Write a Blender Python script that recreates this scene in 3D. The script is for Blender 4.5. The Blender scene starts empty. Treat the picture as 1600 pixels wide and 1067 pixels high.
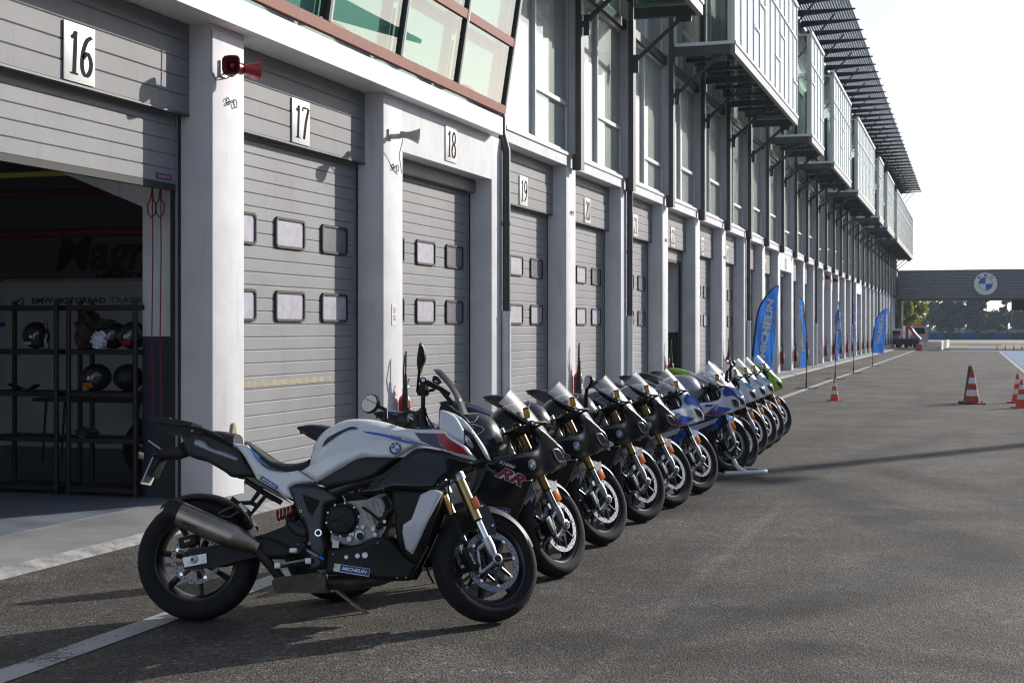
import bpy, bmesh, math, random
from math import sin, cos, tan, atan2, pi, radians, sqrt, hypot
from mathutils import Vector, Matrix
from mathutils.geometry import delaunay_2d_cdt
random.seed(7)
SC = bpy.context.scene
COL = SC.collection
# ------------------------------------------------------------------ camera frame
TH = atan2(720, 2222)
CF = Vector((-sin(TH), cos(TH), 0)); CR = Vector((cos(TH), sin(TH), 0)); EYE = 1.53; HOR = 515.0; FP = 2222.0
def ray(px, py): return CF + CR * ((px - 800) / FP) + Vector((0, 0, (HOR - py) / FP))
def on_ground(px, py, z=0.0):
    d = ray(px, py); t = (z - EYE) / d.z; return Vector((d.x * t, d.y * t, z))
def on_x(px, py, X):
    d = ray(px, py); t = X / d.x; return Vector((X, d.y * t, EYE + d.z * t))
def on_y(px, py, Y):
    d = ray(px, py); t = Y / d.y; return Vector((d.x * t, Y, EYE + d.z * t))
# ------------------------------------------------------------------ materials
MATS = {}
def nd(nt, t, **kw):
    n = nt.nodes.new(t)
    for k, v in kw.items():
        if k in n.inputs: n.inputs[k].default_value = v
        else: setattr(n, k, v)
    return n
def mat(name, col, rough=0.5, metal=0.0, var=0.0, vscale=6.0, bump=0.0, bscale=60.0, coat=0.0, spec=0.5, rvar=0.0, dirt=None):
    """Principled material with procedural colour variation, optional bump and roughness variation."""
    if name in MATS: return MATS[name]
    m = bpy.data.materials.new(name); MATS[name] = m
    m.use_nodes = True; nt = m.node_tree; b = nt.nodes['Principled BSDF']; L = nt.links.new
    b.inputs['Base Color'].default_value = (*col, 1); b.inputs['Roughness'].default_value = rough
    b.inputs['Metallic'].default_value = metal; b.inputs['Coat Weight'].default_value = coat
    b.inputs['Coat Roughness'].default_value = 0.04; b.inputs['Specular IOR Level'].default_value = spec
    tc = nd(nt, 'ShaderNodeTexCoord')
    out = None
    if var:
        n = nd(nt, 'ShaderNodeTexNoise', Scale=vscale, Detail=6.0, Roughness=0.6); L(tc.outputs['Object'], n.inputs['Vector'])
        r = nd(nt, 'ShaderNodeMapRange'); L(n.outputs['Fac'], r.inputs['Value'])
        r.inputs['From Min'].default_value = 0.3; r.inputs['From Max'].default_value = 0.7
        r.inputs['To Min'].default_value = 1 - var; r.inputs['To Max'].default_value = 1 + var
        mx = nd(nt, 'ShaderNodeMix', data_type='RGBA', blend_type='MULTIPLY'); mx.inputs[0].default_value = 1
        mx.inputs[6].default_value = (*col, 1); L(r.outputs[0], mx.inputs[7]); L(mx.outputs[2], b.inputs['Base Color'])
        if rvar:
            r2 = nd(nt, 'ShaderNodeMapRange'); L(n.outputs['Fac'], r2.inputs['Value'])
            r2.inputs['From Min'].default_value = 0.3; r2.inputs['From Max'].default_value = 0.7
            r2.inputs['To Min'].default_value = max(0, rough - rvar); r2.inputs['To Max'].default_value = min(1, rough + rvar)
            L(r2.outputs[0], b.inputs['Roughness'])
    if bump:
        n = nd(nt, 'ShaderNodeTexNoise', Scale=bscale, Detail=5.0); L(tc.outputs['Object'], n.inputs['Vector'])
        bp = nd(nt, 'ShaderNodeBump', Strength=bump, Distance=0.01); L(n.outputs['Fac'], bp.inputs['Height']); L(bp.outputs[0], b.inputs['Normal'])
    return m
def pane_mat(name, tint, gloss=0.9, rough=0.0, f0=0.06, fmax=0.9):
    """thin pane: tinted see-through film plus a fresnel-weighted mirror."""
    if name in MATS: return MATS[name]
    m = bpy.data.materials.new(name); MATS[name] = m; m.use_nodes = True; nt = m.node_tree; nt.nodes.clear(); L = nt.links.new
    o = nd(nt, 'ShaderNodeOutputMaterial'); t = nd(nt, 'ShaderNodeBsdfTransparent'); t.inputs[0].default_value = (*tint, 1)
    g = nd(nt, 'ShaderNodeBsdfGlossy', Roughness=rough); g.inputs['Color'].default_value = (gloss, gloss, gloss, 1)
    lw = nd(nt, 'ShaderNodeLayerWeight', Blend=0.5)
    pw = nd(nt, 'ShaderNodeMath', operation='POWER'); L(lw.outputs['Facing'], pw.inputs[0]); pw.inputs[1].default_value = 4.0
    mr = nd(nt, 'ShaderNodeMapRange'); L(pw.outputs[0], mr.inputs['Value']); mr.inputs['To Min'].default_value = f0; mr.inputs['To Max'].default_value = fmax
    mx = nd(nt, 'ShaderNodeMixShader'); L(mr.outputs[0], mx.inputs[0]); L(t.outputs[0], mx.inputs[1]); L(g.outputs[0], mx.inputs[2]); L(mx.outputs[0], o.inputs[0])
    return m
# ------------------------------------------------------------------ mesh collector
class MB:
    def __init__(s): s.v = []; s.f = []; s.m = []; s.mats = []
    def mi(s, m):
        if m not in s.mats: s.mats.append(m)
        return s.mats.index(m)
    def add(s, vs, fs, m, M=None):
        o = len(s.v); k = s.mi(m)
        s.v += [tuple(M @ Vector(p)) if M else tuple(p) for p in vs]
        s.f += [tuple(i + o for i in f) for f in fs]; s.m += [k] * len(fs); return s
    def box(s, lo, hi, m, M=None):
        x0, y0, z0 = lo; x1, y1, z1 = hi
        vs = [(x0,y0,z0),(x1,y0,z0),(x1,y1,z0),(x0,y1,z0),(x0,y0,z1),(x1,y0,z1),(x1,y1,z1),(x0,y1,z1)]
        return s.add(vs, [(0,3,2,1),(4,5,6,7),(0,1,5,4),(1,2,6,5),(2,3,7,6),(3,0,4,7)], m, M)
    def cbox(s, lo, hi, c, m, M=None):
        """box with chamfered edges"""
        bm = bmesh.new(); bmesh.ops.create_cube(bm, size=1)
        for v in bm.verts: v.co = Vector([(lo[i] + hi[i]) / 2 + v.co[i] * (hi[i] - lo[i]) for i in range(3)])
        bmesh.ops.bevel(bm, geom=bm.edges[:], offset=c, segments=2, profile=0.6, affect='EDGES')
        bm.verts.index_update(); s.add([v.co for v in bm.verts], [[v.index for v in f.verts] for f in bm.faces], m, M); bm.free(); return s
    def tube(s, pts, r, m, seg=10, M=None, caps=True, sq=1.0):
        pts = [Vector(p) for p in pts]; n = len(pts)
        rs = r if isinstance(r, (list, tuple)) else [r] * n
        vs = []; up = None
        for i in range(n):
            t = (pts[min(i+1, n-1)] - pts[max(i-1, 0)]).normalized()
            if up is None:
                up = Vector((0,0,1)) if abs(t.z) < 0.9 else Vector((0,1,0))
            a = t.cross(up).normalized(); up = a.cross(t).normalized()
            for k in range(seg):
                an = 2 * pi * k / seg; vs.append(pts[i] + a * (rs[i] * cos(an)) + up * (rs[i] * sin(an) * sq))
        fs = [(i*seg+k, i*seg+(k+1)%seg, (i+1)*seg+(k+1)%seg, (i+1)*seg+k) for i in range(n-1) for k in range(seg)]
        if caps: fs += [tuple(range(seg))[::-1], tuple((n-1)*seg + k for k in range(seg))]
        return s.add(vs, fs, m, M)
    def lathe(s, prof, m, seg=24, axis='Y', at=(0,0,0), M=None, a0=0.0, a1=2*pi, closed=False):
        """prof: (radius, height) list turned about an axis"""
        full = abs(a1 - a0 - 2*pi) < 1e-6; ns = seg if full else seg + 1; n = len(prof); vs = []
        for k in range(ns):
            a = a0 + (a1 - a0) * k / seg
            for r, h in prof:
                if axis == 'Y': p = (r*cos(a), h, r*sin(a))
                elif axis == 'Z': p = (r*cos(a), r*sin(a), h)
                else: p = (h, r*cos(a), r*sin(a))
                vs.append((p[0]+at[0], p[1]+at[1], p[2]+at[2]))
        fs = []
        for k in range(seg):
            k2 = (k + 1) % ns
            for i in range(n if closed else n - 1):
                j = (i + 1) % n; fs.append((k*n+i, k2*n+i, k2*n+j, k*n+j))
        return s.add(vs, fs, m, M)
    def prism(s, poly, a, b, m, plane='XZ', M=None):
        """polygon extruded: XZ plane along y (a..b), YZ along x, XY along z"""
        n = len(poly)
        mk = {'XZ': lambda p, h: (p[0], h, p[1]), 'YZ': lambda p, h: (h, p[0], p[1]), 'XY': lambda p, h: (p[0], p[1], h)}[plane]
        vs = [mk(p, a) for p in poly] + [mk(p, b) for p in poly]
        fs = [tuple(range(n)), tuple(range(2*n-1, n-1, -1))] + [(i, i+n, (i+1)%n+n, (i+1)%n) for i in range(n)]
        return s.add(vs, fs, m, M)
    def grid(s, fn, nu, nv, m, M=None, closeu=False):
        vs = [fn(i / nu, j / nv) for i in range(nu + 1) for j in range(nv + 1)]
        fs = [(i*(nv+1)+j, (i+1)*(nv+1)+j, (i+1)*(nv+1)+j+1, i*(nv+1)+j+1) for i in range(nu) for j in range(nv)]
        return s.add(vs, fs, m, M)
    def text(s, txt, M, m, size=1.0, bold=0.0, shear=0.0, fit=None, fn=None, thick=0.0, spacing=1.0):
        """lettering: x right, y up in its own plane, centred; fit = (width, height)"""
        cu = bpy.data.curves.new('t', 'FONT'); cu.body = txt; cu.size = 1; cu.offset = bold; cu.shear = shear; cu.space_character = spacing
        cu.align_x = 'CENTER'; cu.align_y = 'CENTER'; cu.extrude = thick; cu.resolution_u = 3
        ob = bpy.data.objects.new('t', cu); COL.objects.link(ob); dg = bpy.context.evaluated_depsgraph_get()
        me = bpy.data.meshes.new_from_object(ob.evaluated_get(dg)); vs = [v.co.copy() for v in me.vertices]; fs = [tuple(p.vertices) for p in me.polygons]
        bpy.data.objects.remove(ob); bpy.data.curves.remove(cu); bpy.data.meshes.remove(me)
        x0 = min(v.x for v in vs); x1 = max(v.x for v in vs); y0 = min(v.y for v in vs); y1 = max(v.y for v in vs)
        w, h = fit if fit else (size * (x1 - x0), size * (y1 - y0))
        q = []
        for v in vs:
            p = Vector(((v.x - (x0+x1)/2) / (x1-x0) * w, (v.y - (y0+y1)/2) / (y1-y0) * h, v.z * size))
            q.append(fn(p.x, p.y) if fn else p)
        return s.add(q, fs, m, M if not fn else None)
    def pieces(s):
        p = list(range(len(s.v)))
        def find(a):
            while p[a] != a: p[a] = p[p[a]]; a = p[a]
            return a
        for f in s.f:
            r = find(f[0])
            for i in f[1:]: p[find(i)] = r
        g = {}
        for k, f in enumerate(s.f): g.setdefault(find(f[0]), []).append(k)
        out = []
        for fl in g.values():
            b = MB(); mp = {}; b.mats = list(s.mats)
            for k in fl:
                b.f.append(tuple(mp.setdefault(i, len(mp)) for i in s.f[k])); b.m.append(s.m[k])
            inv = sorted(mp, key=mp.get); b.v = [s.v[i] for i in inv]
            used = sorted(set(b.m)); b.mats = [b.mats[u] for u in used]; b.m = [used.index(x) for x in b.m]; out.append(b)
        return out
    def build(s, name, parent=None, smooth=35, M=None, split=False):
        if split: return [b.build(name, parent, smooth, M) for b in s.pieces()][0]
        me = bpy.data.meshes.new(name); me.from_pydata(s.v, [], s.f)
        for m in s.mats: me.materials.append(m)
        me.polygons.foreach_set('material_index', s.m)
        if M: me.transform(M)
        bm = bmesh.new(); bm.from_mesh(me); bmesh.ops.recalc_face_normals(bm, faces=bm.faces); bm.to_mesh(me); bm.free()
        if smooth:
            me.shade_smooth(); me.set_sharp_from_angle(angle=radians(smooth))
        o = bpy.data.objects.new(name, me); COL.objects.link(o)
        if parent: o.parent = parent
        return o
def empty(name, loc, rz=0.0, parent=None):
    o = bpy.data.objects.new(name, None); COL.objects.link(o); o.location = loc; o.rotation_euler = (0, 0, rz); o.empty_display_size = 0.1
    if parent: o.parent = parent
    return o
def tag(o, label=None, cat=None, group=None, kind=None):
    if label: o['label'] = label
    if cat: o['category'] = cat
    if group: o['group'] = group
    if kind: o['kind'] = kind
    return o
def kids(o): return [c for c in bpy.data.objects if c.parent == o]
def copy_tree(o, parent=None):
    c = o.copy(); COL.objects.link(c); c.parent = parent
    for ch in kids(o): copy_tree(ch, c)
    return c
# ------------------------------------------------------------------ 2-D shapes
def inpoly(x, y, P):
    c = False; n = len(P); j = n - 1
    for i in range(n):
        xi, yi = P[i]; xj, yj = P[j]
        if (yi > y) != (yj > y) and x < (xj - xi) * (y - yi) / (yj - yi) + xi: c = not c
        j = i
    return c
def spline(pts, closed=True, k=5):
    """Catmull-Rom through pts; a third value 1 marks a corner"""
    n = len(pts); out = []; P = [Vector((p[0], p[1])) for p in pts]; C = [len(p) > 2 for p in pts]
    for i in range(n if closed else n - 1):
        p1 = P[i]; p2 = P[(i+1) % n]
        p0 = P[i-1] if (closed or i > 0) and not C[i] else p1 - (p2 - p1) * 0.3
        p3 = P[(i+2) % n] if (closed or i + 2 < n) and not C[(i+1) % n] else p2 + (p2 - p1) * 0.3
        if C[i] and C[(i+1) % n]: out.append((p1.x, p1.y)); continue
        for j in range(k):
            t = j / k
            q = 0.5 * ((2*p1) + (p2-p0)*t + (2*p0-5*p1+4*p2-p3)*t*t + (3*p1-p0-3*p2+p3)*t**3); out.append((q.x, q.y))
    if not closed: out.append((P[-1].x, P[-1].y))
    return out
def segdist(x, y, P):
    d = 1e9; n = len(P)
    for i in range(n):
        ax, ay = P[i]; bx, by = P[(i+1) % n]; dx = bx-ax; dy = by-ay; L = dx*dx+dy*dy
        t = 0 if L == 0 else max(0, min(1, ((x-ax)*dx+(y-ay)*dy)/L))
        e = (x-ax-dx*t)**2+(y-ay-dy*t)**2
        if e < d: d = e
    return sqrt(d)
def tri(P, res, edge=None):
    """triangulated fill of outline P with interior points"""
    Q = []
    for i in range(len(P)):
        a = Vector(P[i]); b = Vector(P[(i+1) % len(P)]); k = max(1, int((b-a).length / res))
        Q += [(a + (b-a) * (j/k)) for j in range(k)]
    B = [(q.x, q.y) for q in Q]; nb = len(B); pts = list(Q)
    x0 = min(p[0] for p in B); x1 = max(p[0] for p in B); y0 = min(p[1] for p in B); y1 = max(p[1] for p in B)
    ny = int((y1-y0)/res/0.87)+1; nx = int((x1-x0)/res)+2
    for j in range(ny+1):
        for i in range(nx):
            x = x0 + (i + 0.5*(j % 2)) * res; y = y0 + j * res * 0.87
            if inpoly(x, y, B) and segdist(x, y, B) > res * 0.45: pts.append(Vector((x, y)))
    vs, es, fs, *_ = delaunay_2d_cdt(pts, [(i, (i+1) % nb) for i in range(nb)], [], 0, 1e-6)
    fs = [f for f in fs if inpoly(sum(vs[i].x for i in f)/3, sum(vs[i].y for i in f)/3, B)]
    return [(v.x, v.y) for v in vs], fs, B
def panel(mb, outline, Y, m, r=0.02, t=0.004, off=0.0, res=0.02, sides=(-1, 1), smooth=True, back=True):
    """curved shell: outline in the (x, z) side view, half-width Y(x, z), rounded edges of radius r, mirrored"""
    P = spline(outline) if smooth else [(p[0], p[1]) for p in outline]
    vs, fs, B = tri(P, res)
    ys = []
    for (x, z) in vs:
        d = segdist(x, z, B) if r > 0 else 1
        k = 0 if d >= r else r * (1 - sqrt(max(0, 1 - (1 - d/r)**2)))
        ys.append(max(0.001, Y(x, z) + off - k))
    nb = len(vs)
    cnt = {}
    for f in fs:
        for i in range(3):
            e = tuple(sorted((f[i], f[(i+1) % 3]))); cnt[e] = cnt.get(e, 0) + 1
    rim = [e for e, c in cnt.items() if c == 1]
    for s in sides:
        V = [(x, s*y, z) for (x, z), y in zip(vs, ys)]; F = [tuple(f) for f in fs]
        if back:
            V += [(x, s*max(0.0, y-t), z) for (x, z), y in zip(vs, ys)]
            F += [tuple(i+nb for i in f)[::-1] for f in fs] + [(a, b, b+nb, a+nb) for a, b in rim]
        mb.add(V, F, m)
def field(ctrl, s=0.12):
    """smooth half-width field from control points (x, z, y)"""
    def Y(x, z):
        a = b = 0
        for cx, cz, w in ctrl:
            k = math.exp(-((x-cx)**2+(z-cz)**2)/(2*s*s)) + 1e-9; a += k*w; b += k
        return a / b
    return Y
def interp(tab):
    tab = sorted(tab)
    def f(x):
        if x <= tab[0][0]: return tab[0][1]
        if x >= tab[-1][0]: return tab[-1][1]
        for i in range(len(tab)-1):
            if tab[i][0] <= x <= tab[i+1][0]:
                x0, y0 = tab[i]; x1, y1 = tab[i+1]; t = (x-x0)/(x1-x0)
                m0 = (y1-(tab[i-1][1] if i else y0))/(x1-(tab[i-1][0] if i else x0)); m1 = ((tab[i+2][1] if i+2 < len(tab) else y1)-y0)/((tab[i+2][0] if i+2 < len(tab) else x1)-x0)
                h = x1-x0; return (2*t**3-3*t*t+1)*y0+(t**3-2*t*t+t)*h*m0+(-2*t**3+3*t*t)*y1+(t**3-t*t)*h*m1
    return f
class Body:
    """solid of rounded cross-sections along x: top(x), bottom(x), half-width(x)"""
    def __init__(s, top, bot, w, n=2.4): s.top = interp(top); s.bot = interp(bot); s.w = interp(w); s.n = n
    def Y(s, x, z):
        t = (z - s.bot(x)) / max(1e-4, s.top(x) - s.bot(x)); t = min(1, max(0, t)); return s.w(x) * (1 - t**s.n)**(1/s.n)
    def mesh(s, mb, x0, x1, m, nx=28, na=12, flat=True):
        def P(i, j):
            x = x0 + (x1-x0) * (i/nx); a = pi * j / na  # 0..pi across
            zb = s.bot(x); zt = s.top(x); c = cos(a); d = sin(a)
            y = s.w(x) * (abs(c)**(2/s.n)) * (1 if c >= 0 else -1); z = zb + (zt-zb) * d**(2/s.n); return (x, y, z)
        vs = [P(i, j) for i in range(nx+1) for j in range(na+1)]; k = na+1
        fs = [(i*k+j, (i+1)*k+j, (i+1)*k+j+1, i*k+j+1) for i in range(nx) for j in range(na)]
        fs += [(i*k, i*k+na, (i+1)*k+na, (i+1)*k) for i in range(nx)]
        fs += [tuple(range(k)), tuple(nx*k+j for j in range(k))[::-1]]
        mb.add(vs, fs, m)
def frame_on(o, x, y, z):
    """matrix with the given axes"""
    return Matrix(((x[0], y[0], z[0], o[0]), (x[1], y[1], z[1], o[1]), (x[2], y[2], z[2], o[2]), (0, 0, 0, 1)))
# ================================================================== motorcycle materials
RUB = mat('tyre_rubber', (0.016,0.016,0.017), 0.8, var=0.25, vscale=25, bump=0.25, bscale=120, spec=.25)
GRIP = mat('grip_rubber', (0.012,0.012,0.012), 0.8)
BLKG = mat('gloss_black_paint', (0.006,0.006,0.007), 0.2, coat=0.25, spec=.4)
BLKM = mat('satin_black_plastic', (0.012,0.012,0.0135), 0.5, var=0.2, vscale=30, spec=.3)
GREYM = mat('matte_anthracite_plastic', (0.024,0.025,0.028), 0.5, var=0.15, vscale=20, spec=.35)
RIMB = mat('black_wheel_paint', (0.012,0.012,0.013), 0.32, coat=0.2)
WHT = mat('white_bodywork_paint', (0.78,0.79,0.83), 0.14, coat=0.8)
WHTS = mat('satin_white_paint', (0.66,0.67,0.71), 0.35, coat=0.2)
SILV = mat('cast_aluminium', (0.50,0.51,0.53), 0.38, metal=1.0, var=0.15, vscale=40)
CHR = mat('chromed_steel', (0.72,0.74,0.78), 0.16, metal=1.0)
STEEL = mat('disc_steel', (0.27,0.28,0.315), 0.55, metal=1.0, var=0.15, vscale=50)
GOLD = mat('gold_anodised', (0.42,0.30,0.145), 0.34, metal=1.0, var=0.08, vscale=40)
TITAN = mat('brushed_titanium', (0.36,0.31,0.255), 0.36, metal=1.0, var=0.22, vscale=9, rvar=0.08)
DIRTM = mat('heat_stained_steel', (0.075,0.06,0.05), 0.55, metal=0.7, var=0.4, vscale=14)
ENG = mat('engine_casting', (0.30,0.295,0.28), 0.5, metal=0.75, var=0.3, vscale=24, bump=0.15, bscale=150)
FRM = mat('frame_paint', (0.022,0.024,0.03), 0.36, coat=0.1, var=0.12, vscale=25)
SEATM = mat('seat_vinyl', (0.014,0.014,0.015), 0.55, bump=0.2, bscale=220)
NAVY = mat('navy_decal', (0.012,0.02,0.075), 0.3, coat=0.4)
MBLUE = mat('bright_blue_decal', (0.01,0.09,0.46), 0.3, coat=0.4)
LBLUE = mat('light_blue_decal', (0.03,0.30,0.80), 0.3, coat=0.4)
MRED = mat('red_decal', (0.42,0.012,0.03), 0.3, coat=0.4)
PINKR = mat('crimson_decal', (0.27,0.010,0.035), 0.32, coat=0.3)
DWHT = mat('white_decal', (0.74,0.75,0.78), 0.35)
YEL = mat('yellow_decal', (0.80,0.66,0.03), 0.4)
AMB = mat('amber_reflector', (0.75,0.17,0.015), 0.25, coat=0.5)
YRES = mat('amber_fluid_pot', (0.55,0.27,0.01), 0.35, coat=0.4)
LENS = mat('smoked_headlamp', (0.03,0.032,0.036), 0.08, coat=1.0)
LGT = mat('clear_lamp_element', (0.55,0.58,0.62), 0.12, metal=0.6)
SMOKE = pane_mat('smoked_screen', (0.15,0.15,0.16), 0.9, 0.02, 0.05, .35)
CLEAR = pane_mat('clear_screen', (0.93,0.94,0.95), 0.95, 0.16, 0.10, .85)
MIRR = mat('mirror_glass', (0.86,0.88,0.9), 0.03, metal=1.0)
REDC = mat('red_spring', (0.35,0.02,0.02), 0.35, coat=0.3)
BLUA = mat('blue_anodised', (0.03,0.16,0.55), 0.3, metal=0.9)
BLUEGREY = mat('bluish_silver_paint', (0.22,0.24,0.30), 0.3, metal=0.5, coat=0.3)
GRN = mat('lime_green_paint', (0.26,0.46,0.03), 0.25, coat=0.5)
PLATEW = mat('number_plate_white', (0.72,0.72,0.70), 0.4)
STKB = mat('sticker_blue', (0.012,0.035,0.28), 0.4)
# ================================================================== shared motorcycle pieces
def steer_matrix(wb, rake, trail, deg):
    g = Vector((wb + trail, 0, 0)); a = Vector((-sin(radians(rake)), 0, cos(radians(rake))))
    return Matrix.Translation(g) @ Matrix.Rotation(radians(deg), 4, a) @ Matrix.Translation(-g)
def make_wheel(root, cx, R, w, discs, dro, dri, M=None, nsp=5, slick=False, pair=True):
    rb = 0.217; wr = w * 0.40; at = (cx, 0, R)
    h = MB()
    h.lathe([(rb+0.012, wr), (rb-0.006, wr-0.006), (rb-0.012, wr*0.75), (rb-0.026, wr*0.3), (rb-0.026, -wr*0.3), (rb-0.012, -wr*0.75), (rb-0.006, -wr+0.006), (rb+0.012, -wr), (rb+0.004, -wr*0.7), (rb-0.012, 0), (rb+0.004, wr*0.7)], RIMB, 48, at=at, closed=True)
    h.lathe([(0.0, 0.062), (0.026, 0.062), (0.03, 0.055), (0.042, 0.04), (0.036, 0.0), (0.042, -0.04), (0.03, -0.055), (0.026, -0.062), (0.0, -0.062)], RIMB, 20, at=at)
    for k in range(nsp):
        for s in (-1, 1) if pair else (0,):
            a0 = 2*pi*k/nsp + 0.31; a1 = a0 + s*0.2; a00 = a0 + s*0.1
            p = Vector((cx + 0.034*cos(a00), s*0.012, R + 0.034*sin(a00))); q = Vector((cx + (rb-0.02)*cos(a1), s*0.004, R + (rb-0.02)*sin(a1)))
            h.tube([p, p.lerp(q, 0.5), q], [0.016, 0.0105, 0.013] if pair else [0.022, 0.015, 0.019], RIMB, 8)
    wh = h.build('wheel', root, 40, M)
    t = MB(); H = R - rb; prof = [(rb+0.002, wr*0.9), (rb+0.004, wr+0.004), (rb+H*0.22, w*0.475), (rb+H*0.42, w*0.5)]
    r0 = rb + H*0.5
    for k in range(0, 13):
        a = pi * k / 12; prof.append((r0 + (R-r0) * sin(a)**0.9, w*0.5*cos(a)))
    prof += [(rb+H*0.42, -w*0.5), (rb+H*0.22, -w*0.475), (rb+0.004, -wr-0.004), (rb+0.002, -wr*0.9)]
    t.lathe(prof, RUB, 72, at=at, closed=True)
    if not slick:
        GV = mat('tread_groove', (0.006,0.006,0.006), 0.9)
        for k in range(22):
            for s in (-1, 1):
                a = 2*pi*(k + (0.5 if s > 0 else 0))/22; ps = []
                for q in range(5):
                    u = 0.12 + 0.28*q/4; an = a + 0.22*(q/4)
                    b = math.acos(min(1, u*2*0.98)); rr = r0 + (R-r0)*sin(b)**0.9 - 0.0020
                    ps.append((cx + rr*cos(an), s*w*u*0.98, R + rr*sin(an)))
                t.tube(ps, [0.001, 0.0026, 0.003, 0.0026, 0.001], GV, 5)
    t.build('tyre', wh, 50, M)
    for s in discs:
        d = MB(); yd = s * (0.075 if dro > 0.14 else 0.062)
        d.lathe([(dri, yd-0.0025), (dro, yd-0.0025), (dro, yd+0.0025), (dri, yd+0.0025)], STEEL, 56, at=at, closed=True)
        HO = mat('drilled_hole', (0.01,0.01,0.01), 0.9)
        for k in range(40):
            rr = dri + (dro-dri) * (0.28 if k % 2 else 0.70); a = 2*pi*k/40
            d.lathe([(0, 0.0029*s), (0.0042, 0.0029*s)], HO, 6, at=(cx + rr*cos(a), yd, R + rr*sin(a)))
        d.lathe([(0.045, yd-0.004), (0.066, yd-0.004), (0.066, yd+0.004), (0.045, yd+0.004)], RIMB, 28, at=at, closed=True)
        nb = 8 if dro > 0.14 else 5
        for k in range(nb):
            a = 2*pi*k/nb + 0.2; c = Vector((cos(a), 0, sin(a))); o = Vector(at) + Vector((0, yd, 0))
            d.tube([o + c*0.06, o + c*(dri-0.004)], [0.012, 0.008], RIMB if dro > 0.14 else SILV, 6)
            d.lathe([(0, 0.006), (0.009, 0.006), (0.0095, -0.006), (0, -0.006)], CHR, 10, at=tuple(o + c*(dri+0.001)))
        d.build('brake_disc', wh, 40, M)
    return wh
def roundel(mb, fn, r, ring=None, inner=True):
    """round emblem: dark ring, quartered blue and white disc, letters B M W; fn maps plane (u, v, height) to 3-D"""
    ring = ring or mat('emblem_ring_black', (0.012,0.013,0.016), 0.3, coat=0.4)
    BL = mat('emblem_blue', (0.02,0.17,0.55), 0.3, coat=0.4)
    def disc(ra, rb_, a0, a1, n, m, h):
        vs = []; fs = []
        for k in range(n+1):
            a = a0 + (a1-a0)*k/n; vs += [fn(ra*cos(a), ra*sin(a), h), fn(rb_*cos(a), rb_*sin(a), h)]
        for k in range(n): fs.append((2*k, 2*k+1, 2*k+3, 2*k+2))
        mb.add(vs, fs, m)
    disc(0.001, r*0.99, 0, 2*pi, 36, ring, 0.0010); disc(r*0.94, r, 0, 2*pi, 36, DWHT, 0.0014); disc(r*0.58, r*0.63, 0, 2*pi, 36, DWHT, 0.0018)
    for q in range(4): disc(0.0005, r*0.58, q*pi/2, (q+1)*pi/2, 9, DWHT if q % 2 == 0 else BL, 0.0018)
    for ch, a in (('B', 2.32), ('M', pi/2), ('W', 0.82)):
        cx = r*0.785*cos(a); cy = r*0.785*sin(a); ca = cos(a-pi/2); sa = sin(a-pi/2)
        mb.text(ch, None, DWHT, bold=0.02, fit=(r*0.30, r*0.25), fn=lambda u, v: fn(cx + u*ca - v*sa, cy + u*sa + v*ca, 0.0022))
def side_fn(Y, x0, z0, ang=0.0, s=-1, off=0.002):
    """lettering plane laid on the right-hand flank: u runs forward, v up"""
    ca = cos(ang); sa = sin(ang)
    def f(u, v, h=0.0):
        x = x0 + u*ca - v*sa; z = z0 + u*sa + v*ca; return Vector((x, s*(Y(x, z) + off + h), z))
    return f
def tyre_sticker(mb, Y, x0, z0, ang, L, H, off=0.003, s=-1):
    """tyre maker's blue sticker with white letters and a yellow end block"""
    f = side_fn(Y, x0, z0, ang, s, off)
    def quad(u0, u1, v0, v1, m, h):
        n = 8; vs = []; fs = []
        for k in range(n+1): u = u0 + (u1-u0)*k/n; vs += [f(u, v0, h), f(u, v1, h)]
        for k in range(n): fs.append((2*k, 2*k+1, 2*k+3, 2*k+2))
        mb.add(vs, fs, m)
    quad(-L/2, L/2, -H/2, H/2, DWHT, 0); quad(-L*0.33, L*0.49, -H*0.40, H*0.46, STKB, 0.0006); quad(-L*0.49, -L*0.40, -H*0.05, H*0.46, YEL, 0.0006)
    mb.text('MICHELIN', None, DWHT, bold=0.035, shear=0.25, fit=(L*0.70, H*0.42), fn=lambda u, v: f(u + L*0.08, v + H*0.03, 0.0012))
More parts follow.
